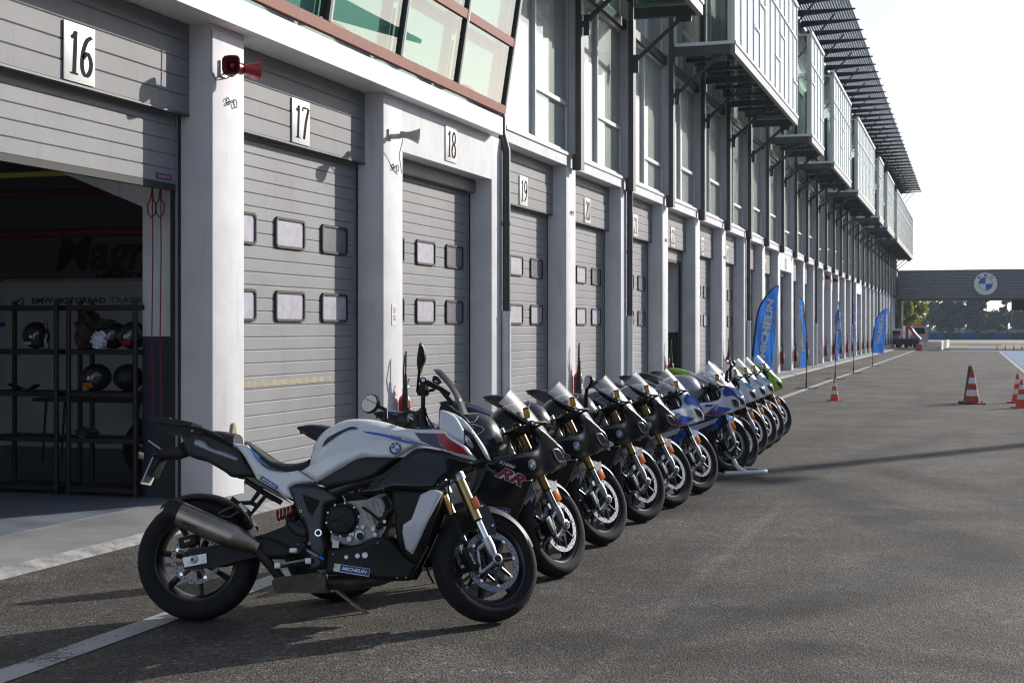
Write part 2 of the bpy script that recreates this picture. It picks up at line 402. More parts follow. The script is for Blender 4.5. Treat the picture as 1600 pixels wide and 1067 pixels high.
def make_fork(root, wb, Rf, rake, M, ztop, zmid, hy=0.105, gold=GOLD, refl=False, low=SILV):
    a = Vector((-sin(radians(rake)), 0, cos(radians(rake)))); A = Vector((wb, 0, Rf)); fw = Vector((a.z, 0, -a.x))
    for s in (-1, 1):
        o = A + Vector((0, s*hy, 0)); f = MB(); L1 = (zmid-Rf)/a.z; L2 = (ztop-Rf)/a.z
        f.tube([o + a*L1, o + a*(L1+0.012), o + a*L2], [0.0285, 0.0285, 0.0285], gold, 18)
        f.tube([o + a*(L1-0.012), o + a*(L1+0.002)], [0.024, 0.0275], BLKM, 18)
        f.tube([o + a*0.07, o + a*L1], 0.0215, CHR, 16)
        f.tube([o + a*L2, o + a*(L2+0.012)], [0.026, 0.02], BLKM, 16)
        leg = f.build('fork_leg', root, 40, M)
        c = MB(); c.tube([o + a*0.015, o + a*0.07, o + a*0.125], [0.022, 0.031, 0.0285], low, 14)
        ft = o - fw*0.115 - a*0.03; up = o - fw*0.075 + a*0.085
        c.tube([o + fw*0.01, o - fw*0.05 - a*0.018, ft], [0.017, 0.012, 0.010], low, 8); c.tube([ft, up], [0.009, 0.010], low, 8); c.tube([up, o + a*0.105], [0.012, 0.018], low, 8)
        c.lathe([(0, 0.032), (0.016, 0.032), (0.03, 0.027), (0.032, -0.02), (0, -0.02)] if s > 0 else [(0, -0.032), (0.016, -0.032), (0.03, -0.027), (0.032, 0.02), (0, 0.02)], low, 20, at=tuple(o))
        c.lathe([(0, 0.036*s), (0.017, 0.036*s), (0.019, 0.03*s), (0, 0.03*s)], BLKM, 14, at=tuple(o))
        c.build('axle_clamp', leg, 40, M)
        k = MB(); FM = frame_on(o - fw*0.135 + a*0.055 - Vector((0, s*0.012, 0)), fw, Vector((0, 1, 0)), a)
        k.cbox((-0.03, -0.032, -0.058), (0.03, 0.032, 0.058), 0.012, BLKM, FM); k.cbox((-0.018, -0.036, -0.04), (0.018, 0.036, 0.04), 0.008, BLKM, FM)
        for q in (-0.03, 0.0, 0.03): k.tube([FM @ Vector((-0.03, 0.008*s, 0.05+q*0.2)), FM @ Vector((-0.02+q*0.4, 0.012*s, 0.085))], 0.005, CHR, 8)
        sx = s
        k.text('brembo', None, DWHT, bold=0.02, fit=(0.062, 0.013), fn=lambda u, v: FM @ Vector((-v*(-1 if sx < 0 else 1) - 0.002, sx*0.0368, u)))
        k.build('brake_caliper', leg, 40, M)
        hz = MB(); hz.tube([FM @ Vector((-0.02, 0, 0.06)), o - fw*0.125 + a*0.2, o - fw*0.12 + a*0.3, o - fw*0.09 + a*0.42, o - fw*0.03 + a*0.52], 0.0042, BLKM, 6); hz.build('brake_hose', leg, 40, M)
def make_fender(root, cx, R, w, a0, a1, m, M, drop=0.05, gap=0.012):
    """mudguard hugging the tyre between two angles (measured from straight ahead, counter-clockwise)"""
    f = MB()
    def fn(u, v, g):
        a = radians(a0 + (a1-a0)*u); t = -1 + 2*v; e = 1 - 0.25*abs(2*u-1)**3
        r = R + g - drop*abs(t)**2.6; y = t * (w*0.56 + 0.006) * e + (0 if g == gap else 0); return (cx + r*cos(a), y*(1 if g == gap else 0.97), R + r*sin(a))
    f.grid(lambda u, v: fn(u, v, gap+0.004), 22, 14, m); f.grid(lambda u, v: fn(u, v, gap), 22, 14, m)
    return f.build('front_mudguard', root, 50, M)
# ================================================================== the white adventure-sport bike in front
def bike_root(name, rear_xy, heading, lean, pitch=0.0, lift=0.0):
    o = bpy.data.objects.new(name, None); COL.objects.link(o); o.empty_display_size = 0.2
    o.location = (rear_xy[0], rear_xy[1], lift); o.rotation_euler = (-radians(lean), -radians(pitch), heading); return o
def cam_xy(X, Z): p = CR*X + CF*Z; return (p.x, p.y)
XR_LEAN = 9.0; XR_HEAD = TH + radians(-2.5); XR_XY = cam_xy(-1.66, 7.485)
xr = bike_root('motorcycle', XR_XY, XR_HEAD, XR_LEAN)
tag(xr, 'white and black adventure sport motorcycle with rear luggage plate, nearest in the row', 'motorcycle')
XRM = Matrix.Translation(xr.location) @ xr.rotation_euler.to_matrix().to_4x4(); XRI = XRM.inverted()
def P(px, py, y=-0.2):
    e = XRI @ Vector((0, 0, EYE)); d = XRI.to_3x3() @ ray(px, py); t = (y - e.y) / d.y; return (e.x + d.x*t, e.z + d.z*t)
def PV(px, py, y): q = P(px, py, y); return Vector((q[0], y, q[1]))
def PL(pts, y=-0.2): return [P(p[0], p[1], y) + ((1,) if len(p) > 2 else ()) for p in pts]
WB = 1.522; RAKE = 24.9; SM = steer_matrix(WB, RAKE, 0.117, 36)
make_wheel(xr, 0, 0.322, 0.19, (-1,), 0.132, 0.108, nsp=7, pair=False)
make_wheel(xr, WB, 0.302, 0.125, (-1, 1), 0.16, 0.128, SM, nsp=6, pair=False)
make_fork(xr, WB, 0.302, RAKE, SM, 0.80, 0.51)
# amber reflector and black shield on the right leg
A = Vector((WB, -0.105, 0.302)); FA = Vector((-sin(radians(RAKE)), 0, cos(radians(RAKE)))); FW = Vector((FA.z, 0, -FA.x))
m = MB(); FM = frame_on(A + FA*0.31 + FW*0.012 + Vector((0, -0.03, 0)), FW, Vector((0,1,0)), FA); m.cbox((-0.021,-0.008,-0.033),(0.021,0.008,0.033),0.005,AMB,FM); m.build('reflector', xr, 40, SM)
m = MB(); FM = frame_on(A + FA*0.2 + FW*0.055 + Vector((0, 0.012, 0)), FW, Vector((0,1,0)), FA)
m.prism([(-0.02,-0.06),(0.02,-0.085),(0.045,-0.03),(0.048,0.07),(0.005,0.13),(-0.045,0.14)], -0.006, 0.002, GREYM, M=FM)
for q in ((0.012, 0.085), (0.022, -0.03)): m.lathe([(0,-0.009),(0.006,-0.009),(0.007,-0.006),(0,-0.006)], CHR, 8, at=(q[0],0,q[1]), M=FM)
m.build('fork_shield', xr, 40, SM)
make_fender(xr, WB, 0.302, 0.125, 22, 148, BLKM, SM)
# triple clamps
m = MB()
for h in (0.47, 0.62):
    for s in (-1, 1):
        c = Vector((WB, s*0.105, 0.302)) + FA*h; m.tube([c - FA*0.018, c + FA*0.018], 0.037, SILV, 16)
    c = Vector((WB, 0, 0.302)) + FA*h - FW*0.02; FM = frame_on(c, FW, Vector((0,1,0)), FA); m.cbox((-0.035,-0.10,-0.014),(0.035,0.10,0.014),0.008,SILV,FM)
m.tube([Vector((WB,0,0.302)) + FA*0.42 - FW*0.03, Vector((WB,0,0.302)) + FA*0.70 - FW*0.03], 0.024, SILV, 14)
m.build('triple_clamp', xr, 40, SM)
# half-width field of the bodywork
XY = field([(0.0,1.0,.10),(0.2,.9,.12),(.35,.85,.13),(.45,.75,.13),(.55,.72,.14),(.62,.8,.15),(.75,.78,.19),(.9,.95,.185),(.8,.9,.19),(1.0,.85,.22),(1.1,.92,.20),(1.2,.9,.225),(1.3,.95,.215),(1.4,.9,.20),(1.45,.8,.17),(1.55,.8,.07),(1.1,.7,.25),(1.25,.75,.24),(1.15,.55,.255),(1.05,.45,.235),(.95,.3,.19),(.8,.25,.17),(1.1,.3,.18),(.7,.3,.16)], 0.09)
# --- fuel tank
m = MB()
tk = Body([(x, z) for x, z in (P(487,719,0), P(489.5,707,0), P(495.5,688.6,0), P(506,676,0), P(524,664,0), P(544,656,0), P(572.8,654.5,0), P(604,660,0), P(640,670,0), P(690,672,0))],
          [(x, z) for x, z in (P(487,752,-.1), P(510,748,-.15), P(545,735,-.17), P(580,722,-.18), P(640,712,-.19), P(690,705,-.19))],
          [(P(487,700,0)[0], .10), (P(500,700,0)[0], .135), (P(530,700,0)[0], .165), (P(570,700,0)[0], .185), (P(620,700,0)[0], .185), (P(690,700,0)[0], .16)], 2.5)
tk.mesh(m, P(487.5,700,0)[0], P(692,700,0)[0], WHT, 34, 18)
TANK = m.build('fuel_tank', xr, 40)
m = MB(); panel(m, PL([(466.6,735,1),(487,722,1),(500,712),(530,700),(575,690),(615,684),(650,690,1),(664.7,697,1),(647.6,699),(633,706),(619,716,1),(566,714.5,1),(531,731),(493,753,1)], -.19), lambda x, z: max(XY(x, z), tk.Y(x, z)) + .004, WHT, 0.02, 0.01, 0.0, 0.014)
m.build('tank_panel', xr, 60, split=True)
# recessed dark knee panel
m = MB(); panel(m, PL([(493,752.5,1),(531,731),(566,714.5),(619,715.5,1),(606,728),(582,746,1),(552,754),(524,759,1),(510,762,1)], -.19), XY, GREYM, 0.014, 0.02, 0.002, 0.014)
m.build('knee_panel', xr, 60, split=True)
# navy accents on the tank top
m = MB(); panel(m, PL([(503,698,1),(509,686),(519,679),(543,668),(549,666.5),(556,667),(560,670.5,1),(545,671.5),(527,681),(514,690)], -.13), lambda x, z: max(tk.Y(x, z), 0.02), NAVY, 0, 0.002, 0.006, 0.008, back=True)
m.build('tank_accent', xr, 60, split=True)
# white front wing with stripes
m = MB(); panel(m, PL([(612,672.5,1),(637,671,1),(694,671,1),(699,679,1),(728,697,1),(738,711,1),(733,712,1),(700,702),(664.7,697,1),(640,688),(612,681)], -.2), lambda x, z: XY(x, z) + .004, WHT, 0.008, 0.012, 0.004, 0.012)
m.build('front_wing', xr, 60, split=True)
m = MB(); panel(m, PL([(648,676.3,1),(681,677.3,1),(689,697,1),(697,703,1),(680,699,1),(658,689,1)], -.21), lambda x, z: XY(x, z) + .004, NAVY, 0, 0.002, 0.0065, 0.01, smooth=False)
panel(m, PL([(681,677.3,1),(695,677.8,1),(701,685,1),(723,699,1),(733,711,1),(716,708,1),(697,703,1),(688,693,1)], -.21), lambda x, z: XY(x, z) + .004, MRED, 0, 0.002, 0.0065, 0.01, smooth=False)
panel(m, PL([(566,672.5,1),(600,678),(640,689),(664,695.5,1),(672,697.5,1),(640,693),(600,682),(572,676.5,1)], -.21), lambda x, z: max(XY(x, z), tk.Y(x, z)) + .004, MBLUE, 0, 0.002, 0.0065, 0.008)
m.build('wing_stripes', xr, 60, split=True)
m = MB(); q = P(618.5,701,-.2); roundel(m, side_fn(lambda x, z: max(XY(x, z), tk.Y(x, z)) + .004, q[0], q[1], 0.12, -1, 0.004), 0.034); m.build('round_emblem', xr, 60)
# glossy black side fairing
m = MB(); panel(m, PL([(540,768,1),(560,764),(579,755),(624,719,1),(647,702),(666,699,1),(700,706),(737,720,1),(741,724,1),(712,738),(690,752,1),(684,764,1),(655,767),(618,764),(592,772),(557,771)], -.22), XY, BLKG, 0.022, 0.012, 0.010, 0.014)
m.build('side_fairing', xr, 60, split=True)
m = MB(); panel(m, PL([(578,757,1),(624,721.5),(648,703.5),(662,701.5,1),(640,715),(600,747),(583,758)], -.22), XY, GREYM, 0.004, 0.002, 0.0135, 0.01); m.build('fairing_ridge', xr, 60, split=True)
m = MB(); panel(m, PL([(612,764,1),(650,766,1),(693,766,1),(690,784,1),(668,842),(650,884,1),(637,876),(627,866),(619,840),(617,812)], -.22), XY, BLKM, 0.015, 0.03, -0.012, 0.016); m.build('radiator_cowl', xr, 60, split=True)
m = MB(); panel(m, PL([(691,769,1),(684,765.5),(673,764.5,1),(657,772.6,1),(643,810.6,1),(630,819,1),(628.5,833),(632.7,857.8,1),(643,866,1),(654.7,844,1),(668,815.6),(687,778.5)], -.25), XY, WHTS, 0.010, 0.012, 0.012, 0.012); m.build('radiator_side_panel', xr, 60, split=True)
m = MB()
for px_, py_ in ((646,758),(655,759),(600,764),(684,757),(628,752),(560,766)): q = P(px_, py_, -.23); yy = -XY(*q)-.006; m.lathe([(0,-.003),(.0035,-.003),(.0045,0),(0,0)], STEEL, 8, at=(q[0], yy, q[1]))
m.build('bolt', xr, 40, split=True)
m = MB(); m.tube([PV(566,770,-.2), PV(590,768,-.215), PV(620,762,-.225), PV(655,762,-.23)], .004, BLKM, 6); m.build('trim_strip', xr, 40)
# radiator core between the cowls
m = MB(); a_ = P(690,778,0); b_ = P(650,868,0); m.prism([(a_[0]-.02,a_[1]),(a_[0],a_[1]),(b_[0],b_[1]),(b_[0]-.03,b_[1])], -0.17, 0.17, BLKM); m.build('radiator', xr, 0)
# belly pan
m = MB(); panel(m, PL([(508,858,1),(540,852.5),(560,849.5),(582,841.5),(596,839),(609,842),(622,856),(641,877,1),(650,880,1),(649,893,1),(640,907,1),(600,907),(560,901),(507,897,1)], -.18), XY, BLKM, 0.02, 0.01, 0.004, 0.016); m.build('belly_pan', xr, 60, split=True)
m = MB()
for px_, py_ in ((591.8,847.5),(621,902),(634.5,902),(520,865.5),(499.5,899)): q = P(px_, py_, -.18); m.lathe([(0,-.0225),(.004,-.0225),(.0055,-.016),(0,-.016)], STEEL, 10, at=(q[0], -XY(*q)+.012, q[1]))
for px_, py_, r in ((559,868,.012),(571,867,.015),(541,870,.010)):
    q = P(px_, py_, -.18); m.lathe([(0,-.01),(r,-.01),(r*1.1,-.004),(0,-.004)], SILV, 14, at=(q[0], -XY(*q)-.002, q[1]))
m.build('bolt', xr, 40, split=True)
m = MB(); q = P(549.5,890,-.18); tyre_sticker(m, XY, q[0], q[1], radians(-8), 0.19, 0.04, 0.007); m.build('sticker', xr, 60)
# frame, pivot plate
m = MB(); fo = PL([(452,762,1),(459.5,756.7,1),(491.5,756.7,1),(518.5,768.5),(526,782),(511,788),(507,801),(505,834),(508.4,858),(502,885),(485,891,1),(480,858),(478,826),(463,799),(458,782)], -.16)
panel(m, fo, lambda x, z: .155, FRM, 0.012, 0.05, 0.0, 0.014); FR = m.build('frame_plate', xr, 60, split=True)
m = MB(); panel(m, PL([(471,771.5,1),(499.5,781,1),(497,788,1),(486.5,806,1),(480,798)], -.17), lambda x, z: .156, mat('shadow_black', (.004,.004,.004), .8), 0.0, 0.002, 0.0, 0.02, smooth=False)  # not a bolt: black patch paints the dark inside the plate's triangular opening
for px_, py_, r, mm in ((497.4,832,.020,CHR),(470,798,.008,SILV),(505,792,.008,BLKM),(483,849,.008,SILV),(501.5,858.5,.012,FRM)):
    q = P(px_, py_, -.16); m.lathe([(r*.55,-.008),(r*.6,-.010),(r*.95,-.010),(r,-.006),(r,0)], mm, 20, at=(q[0],-.155,q[1])); m.lathe([(0,-.004),(r*.56,-.004)], BLKM, 14, at=(q[0],-.155,q[1]))
m.build('bolt', FR, 40, split=True)
m = MB()
for s in (-1, 1):
    m.tube([PV(510,772,s*.11), PV(560,752,s*.13), PV(640,735,s*.12), PV(690,735,s*.06)], [.035,.04,.04,.035], FRM, 10)
    m.tube([PV(600,775,s*.17), PV(610,800,s*.15), PV(600,820,s*.14)], .014, BLKM, 8)
m.build('main_frame', xr, 40)
# --- engine
m = MB()
c = lambda px_, py_: P(px_, py_, -.14)
m.prism(PL([(517,846),(520,800),(545,783),(575,780),(600,768),(612,785),(605,806),(596,838),(560,852)], -.12), -.125, .125, ENG)
m.prism(PL([(560,792),(590,775),(604,785),(598,806),(574,812)], -.14), -.155, -.12, ENG)
for k in range(5):
    t = k/4; u0 = 566 + 26*t; v0 = 792 - 13*t; m.prism(PL([(u0,v0),(u0+2,v0-1),(u0+10,v0+19),(u0+8,v0+20)], -.15), -.164, -.154, ENG)
m.prism(PL([(548,822),(566,800),(580,806),(590,826),(586,838),(560,846),(540,846)], -.14), -.150, -.12, ENG)
for px_, py_, r in ((563,836,.024),(568,823,.010),(584,826,.012),(587,835,.010),(547,842,.012),(552.5,834,.008)):
    q = c(px_, py_); m.lathe([(0,-.166),(r*.5,-.166),(r*.6,-.172),(r,-.172),(r*1.05,-.15)], SILV, 16, at=(q[0],0,q[1]))
q = c(564,837.5); m.lathe([(0,-.174),(.019,-.174)], BLKM, 16, at=(q[0],0,q[1]))
E = m.build('engine', xr, 40)
m = MB(); q = c(536,811.5); m.lathe([(0,-.186),(.035,-.187),(.066,-.182),(.073,-.17),(.074,-.13)], BLKM, 40, at=(q[0],0,q[1])); m.lathe([(.073,-.150),(.086,-.150),(.089,-.144),(.089,-.12)], BLKM, 40, at=(q[0],0,q[1]))
for k in range(3): a = 1.2+2*pi*k/3; m.tube([(q[0]+.012*cos(a),-.186,q[1]+.012*sin(a)),(q[0]+.06*cos(a),-.184,q[1]+.06*sin(a))], .005, BLKM, 6)
for k in range(10):
    a = 2*pi*k/10+.2; m.lathe([(0,-.158),(.0055,-.158),(.006,-.148),(0,-.148)], SILV, 8, at=(q[0]+.086*cos(a),0,q[1]+.086*sin(a)))
m.build('clutch_cover', E, 40)
m = MB(); m.tube([PV(566,792,-.165), PV(578,800,-.168), PV(592,812,-.165), PV(600,815,-.15)], .007, BLKM, 8); m.tube([PV(590,826,-.15), PV(606,800,-.165), PV(625,784,-.19)], [.013,.016,.014], BLKM, 10)
m.prism(PL([(615.5,794),(620,786),(625,784),(628.5,787),(628,793),(622,800),(618,799)], -.2), -.206, -.196, WHTS)
m.lathe([(0,-.2),(.009,-.2),(.011,-.19)], SILV, 14, at=(P(601,814.5,-.19)[0],.0,P(601,814.5,-.19)[1])); m.prism(PL([(520,843),(530,845),(529,856),(519,855)], -.16), -.166, -.158, WHTS)
m.build('coolant_hose', E, 40, split=True)
# --- swingarm
m = MB()
for s in (-1, 1):
    m.prism(PL([(286,868),(300,858),(328,852.7),(368,847),(420,832),(470,812),(482,830),(478,850),(440,862),(373,876),(336,886),(289,889)], -.12), s*.105, s*.14, BLKM)
m.prism(PL([(425,832),(470,812),(480,832),(474,848),(430,860)], -.05), -.104, .104, BLKM)
SWG = m.build('swingarm', xr, 40)
m = MB(); m.prism(PL([(285.5,871),(323,864),(324,879),(289,886)], -.14), -.150, -.139, SILV); q = P(303,873.5,-.14)
m.lathe([(0,-.175),(.011,-.175),(.013,-.17),(.022,-.168),(.022,-.15)], SILV, 6, at=(q[0],0,q[1])); m.lathe([(0,-.176),(.008,-.176)], BLKM, 10, at=(q[0],0,q[1])); m.build('axle_plate', SWG, 30)
m = MB(); FM = Matrix.Translation(PV(294,846,-.11)) @ Matrix.Rotation(-0.25, 4, 'Y'); m.cbox((-.045,-.03,-.028),(.05,.03,.03),.012,BLKM,FM)
m.text('BMW', None, DWHT, bold=.02, fit=(.034,.012), fn=lambda u, v: FM @ Vector((u+.005,-.0306,v+.004))); m.build('brake_caliper', SWG, 40)
m = MB(); panel(m, PL([(443,802,1),(452,812),(480,825,1),(479,840,1),(460,835),(449,822)], -.15), lambda x, z: .15, GREYM, .01, .01, 0, .012, sides=(-1,)); m.build('chain_guard', SWG, 60, split=True)
m = MB(); m.tube([PV(452,828,0), PV(470,780,0)], .03, BLKM, 12)
h = [PV(436+.9*k*.6, 808-.55*k*.6, -.02) for k in range(2)]
pts = []
for k in range(61):
    a = 2*pi*5*k/60; t = k/60; b = PV(432,806,-.04).lerp(PV(460,796,-.04), t); pts.append(b + Vector((0, .026*cos(a), .026*sin(a))))
m.tube(pts, .006, REDC, 6); m.build('shock_absorber', xr, 40)
# rear hugger
m = MB()
def hg(u, v):
    a = radians(30 + 95*u); t = -1+2*v; return (0.345*cos(a)*(1-.04*abs(t)**3), t*.105, .322 + .345*sin(a) - .03*abs(t)**3)
m.grid(hg, 16, 8, BLKM); m.build('rear_hugger', xr, 50)
# --- exhaust
m = MB(); a_ = PV(272,798,-.205); b_ = PV(362,838,-.205); c_ = PV(396,853,-.17); ax = (b_-a_).normalized()
rr = .062
def sect(o, r, k=1.0):
    up = Vector((0,-1,0)).cross(ax).normalized(); return [o + Vector((0,-1,0))*(r*.92*cos(t)*k) + up*(r*1.02*sin(t)) for t in [2*pi*q/28 for q in range(28)]]
def loft(mb, rings, m_):
    n = len(rings[0]); vs = [p for r in rings for p in r]; fs = [(i*n+k, i*n+(k+1)%n, (i+1)*n+(k+1)%n, (i+1)*n+k) for i in range(len(rings)-1) for k in range(n)]; mb.add(vs, fs, m_)
sl = ax*.012
loft(m, [sect(a_+ax*.03+Vector((.0,0,0)), rr*.97), sect(a_+ax*.035, rr), sect(b_, rr), sect(b_+ax*.02, rr*.97), sect(c_, rr*.62), sect(c_+ax*.03, rr*.5)], TITAN)
for q in (.045, .07): 
    for t in (2.5, .7): m.lathe([(0,0),(.004,0)], BLKM, 6, at=tuple(sect(a_+ax*q, rr*1.01)[int(t*4)]))
MU = m.build('exhaust_silencer', xr, 40)
m = MB(); loft(m, [sect(a_+ax*.034, rr*1.012), sect(a_+ax*.028, rr*1.015), sect(a_-ax*.015, rr*.95), sect(a_-ax*.045, rr*.72), sect(a_-ax*.04, rr*.5), sect(a_+ax*.02, rr*.45)], BLKM); m.build('end_cap', MU, 40)
m = MB(); up = Vector((0,-1,0)).cross(ax).normalized()
FM_ = lambda u, v: a_ + ax*(.115+u) + up*(-.03+v) + Vector((0,-1,0))*(sqrt(max(0,(rr*.92)**2*(1-((-.03+v)/(rr*1.02))**2)))+.0012)
m.text('AKRAPOVIC', None, BLKM, bold=.02, shear=.2, fit=(.085,.015), fn=FM_); m.build('maker_lettering', MU, 60)
m = MB(); panel(m, PL([(388,838,1),(420,840),(448,852),(466,862),(446,872),(410,872),(390,858,1)], -.17), lambda x, z: .165, BLKM, .02, .03, 0, .016, sides=(-1,)); m.build('heat_shield', MU, 60, split=True)
m = MB(); m.prism(PL([(426,908.5),(431,901.8),(454,899),(506,893),(511,903),(509,926),(432.5,926)], -.12), -.15, .12, DIRTM); m.tube([PV(505,909,-.05), PV(545,910,-.05), PV(590,905,-.05), PV(640,890,0), PV(662,850,0)], [.04,.04,.035,.03,.03], DIRTM, 12)
m.tube([PV(440,905,-.08), PV(420,880,-.14), PV(398,855,-.165)], .026, DIRTM, 10); m.build('exhaust_collector', xr, 40)
# --- seats and tail
seat = Body([P(x, y, 0) for x, y in ((388,689),(402,698),(415,707),(432.5,718.7),(448,724),(461,725),(477,722),(487,717))], [P(x, y, -.12) for x, y in ((388,700),(404,714),(419,726),(437,735),(451,738),(464,737),(477,732),(487,722))], [(P(388,700,0)[0],.10),(P(420,700,0)[0],.145),(P(450,700,0)[0],.15),(P(487,700,0)[0],.10)], 3)
m = MB(); seat.mesh(m, P(388,700,0)[0], P(487,700,0)[0], SEATM, 20, 12); 
ps = Body([P(x, y, 0) for x, y in ((329,675),(340,674),(351,674.4),(371,678),(385,682),(393,690),(398,697))], [P(x, y, -.1) for x, y in ((329,679),(340,683),(361,694),(385,700),(398,710))], [(P(329,0,0)[0],.085),(P(350,0,0)[0],.11),(P(398,0,0)[0],.12)], 3)
ps.mesh(m, P(329,0,0)[0], P(398,0,0)[0], SEATM, 16, 12); m.build('seat', xr, 50)
m = MB(); panel(m, PL([(361,690.5,1),(381.4,694.5),(388,696.5),(403.6,717.4),(419.4,730.6),(437.7,733.8),(453.5,736.5),(466.6,735,1),(493,752.5,1),(464,756.3,1),(451.5,762,1),(458.7,779,1),(443,776.5,1),(435,768,1),(401,748,1),(380,711)], -.13), XY, WHT, .012, .01, .008, .012); m.build('side_cover', xr, 60, split=True)
m = MB(); panel(m, PL([(386,698,1),(396,704),(408,714.5),(420,724.5),(427,730.5,1),(414,725.5),(402,716),(392,705)], -.14), XY, LBLUE, 0, .002, .0105, .008)
panel(m, PL([(403,718,1),(414,726),(427,731.5),(440,735.5,1),(428,735.5),(414,729.5)], -.14), XY, NAVY, 0, .002, .0105, .008); m.build('cover_stripe', xr, 60, split=True)
m = MB(); q = P(418.5,752.5,-.13); tyre_sticker(m, XY, q[0], q[1], radians(-31), .13, .024, .010); m.build('sticker', xr, 60)
m = MB(); panel(m, PL([(281,681,1),(296,674),(306,668),(329,677),(345,684),(362,693),(375,704),(385,722),(396,736),(400,746,1),(384,745),(362,745),(350,737),(328,724),(320,720),(303,716),(290,708)], -.11), lambda x, z: XY(x, z)*.9, GREYM, .02, .02, 0, .014); m.build('tail_fairing', xr, 60, split=True)
m = MB(); panel(m, PL([(304,684,1),(317,687),(329,697.7),(350,704),(374.5,714.8,1),(369.6,722,1),(338,711),(310,700),(298.7,693.8,1)], -.11), lambda x, z: XY(x, z)*.9, BLUEGREY, .006, .006, .003, .01); m.build('tail_inset', xr, 60, split=True)
m = MB()
for s in (-1, 1): m.tube([PV(296,667,s*.11), PV(312,670,s*.115), PV(330,677,s*.12), PV(345,685,s*.12), PV(358,694,s*.11)], [.010,.012,.013,.012,.008], BLKM, 8)
m.build('grab_rail', xr, 40, split=True)
m = MB(); m.prism(PL([(231,653),(246,651.5),(290,658),(304,661),(302,667),(262,663),(240,658.5)], -.06), -.105, .105, BLKM); m.prism(PL([(243,660.5),(300,667.5),(299,677),(278,679.5),(259,675.5)], -.05), -.065, .065, BLKM); m.cbox((P(288,0,0)[0],-.09,P(0,662,0)[1]),(P(302,0,0)[0],.09,P(0,655,0)[1]+.004),.008,BLKM); m.build('luggage_plate', xr, 50)
m = MB(); m.tube([PV(292,702,0), PV(278,708,0), PV(262,709,0), PV(252,711,0)], [.03,.028,.024,.028], BLKM, 8, sq=1.3); m.tube([PV(292,702,-.03), PV(286,690,-.04)], .03, BLKM, 8)
m.cbox((P(256,0,0)[0]-.01,-.05,P(0,716,0)[1]),(P(247,0,0)[0]+.03,.05,P(0,705,0)[1]),.008,BLKM)
t0 = PV(249,712,0); t1 = PV(230,754,0); dn = (t1-t0).normalized(); nn = Vector((dn.z,0,-dn.x)); FM = frame_on(t0, dn, Vector((0,1,0)), nn); ln = (t1-t0).length
m.cbox((0,-.075,-.028),(ln*.75,.075,-.002),.006,BLKM,FM); HG = m.build('plate_hanger', xr, 40)
m = MB(); m.cbox((ln*.08,-.09,.001),(ln*1.08,.09,.006),.002,PLATEW,FM); m.build('number_plate', HG, 40)
m = MB()
for s in (-1, 1): m.tube([FM @ Vector((.0,s*.05,-.01)), FM @ Vector((.0,s*.12,-.012)), FM @ Vector((-.004,s*.16,-.012))], [.008,.011,.008], BLKM, 8)
m.build('indicator', HG, 40)
# subframe rails, rear peg brackets
m = MB(); RAILM = mat('rail_metal', (.10,.095,.085), .45, metal=.6)
panel(m, PL([(383,744.5,1),(400,747,1),(420,760),(445,777,1),(456,786,1),(440,778),(410,762)], -.11), lambda x, z: .125, RAILM, .004, .02, 0, .014)
for s in (-1, 1): m.tube([PV(384,750,s*.09), PV(410,768,s*.10), PV(440,785,s*.10)], .014, BLKM, 8)
m.build('subframe', xr, 50)
m = MB()
for s in (-1, 1):
    y = s*.15
    m.tube([PV(362,778,y), PV(372,786,y), PV(392,785,y), PV(402,772,y), PV(408,762,s*.12)], [.012,.012,.011,.012,.013], BLKM, 8); m.tube([PV(372,786,y), PV(392,803,y), PV(402,790,y), PV(415,774,y), PV(428,780,s*.12)], [.012,.013,.012,.012,.012], BLKM, 8); m.tube([PV(392,785,y), PV(402,790,y)], .011, BLKM, 8)
    m.tube([PV(341,803,y), PV(350,797,y), PV(366,791,y), PV(372,800,y), PV(358,808,y), PV(344,806,y)], .007, RAILM, 8)
    m.tube([PV(375,788,y+s*.012), PV(384,800,y+s*.03), PV(391,812,y+s*.012)], [.013,.014,.010], CHR, 8)
m.build('passenger_peg', xr, 40, split=True)
# rider peg, brake pedal
m = MB(); m.tube([PV(466,850,-.16), PV(484,862,-.20), PV(497,869,-.22)], [.008,.008,.006], SILV, 8); m.tube([PV(499,870,-.22), PV(506,874,-.22)], [.014,.013], BLUA, 12)
q = PV(464,859,-.2); m.cbox((q.x-.02,-.30,q.z-.016),(q.x+.02,-.19,q.z+.012),.006,SILV)
m.tube([PV(432,884,-.17), PV(452,879,-.18), PV(480,874,-.18)], .008, SILV, 8); m.tube([PV(432,886,-.17), PV(480,880,-.17)], .006, BLKM, 8)
for px_, py_ in ((434,883),(482,876)): q = PV(px_, py_, -.19); m.cbox((q.x-.016,-.2,q.z-.016),(q.x+.016,-.17,q.z+.016),.004,SILV)
q = PV(473,853,-.185); m.lathe([(0,-.21),(.018,-.21),(.024,-.19),(.024,-.17)], BLKM, 16, at=(q.x,0,q.z)); m.build('footrest', xr, 40)
m = MB(); m.tube([(.66,.13,.20), (.78,.19,.10), (.90,.235,.012), (.94,.245,.008)], [.013,.011,.011,.016], CHR, 8)
m.build('side_stand', xr, 40)
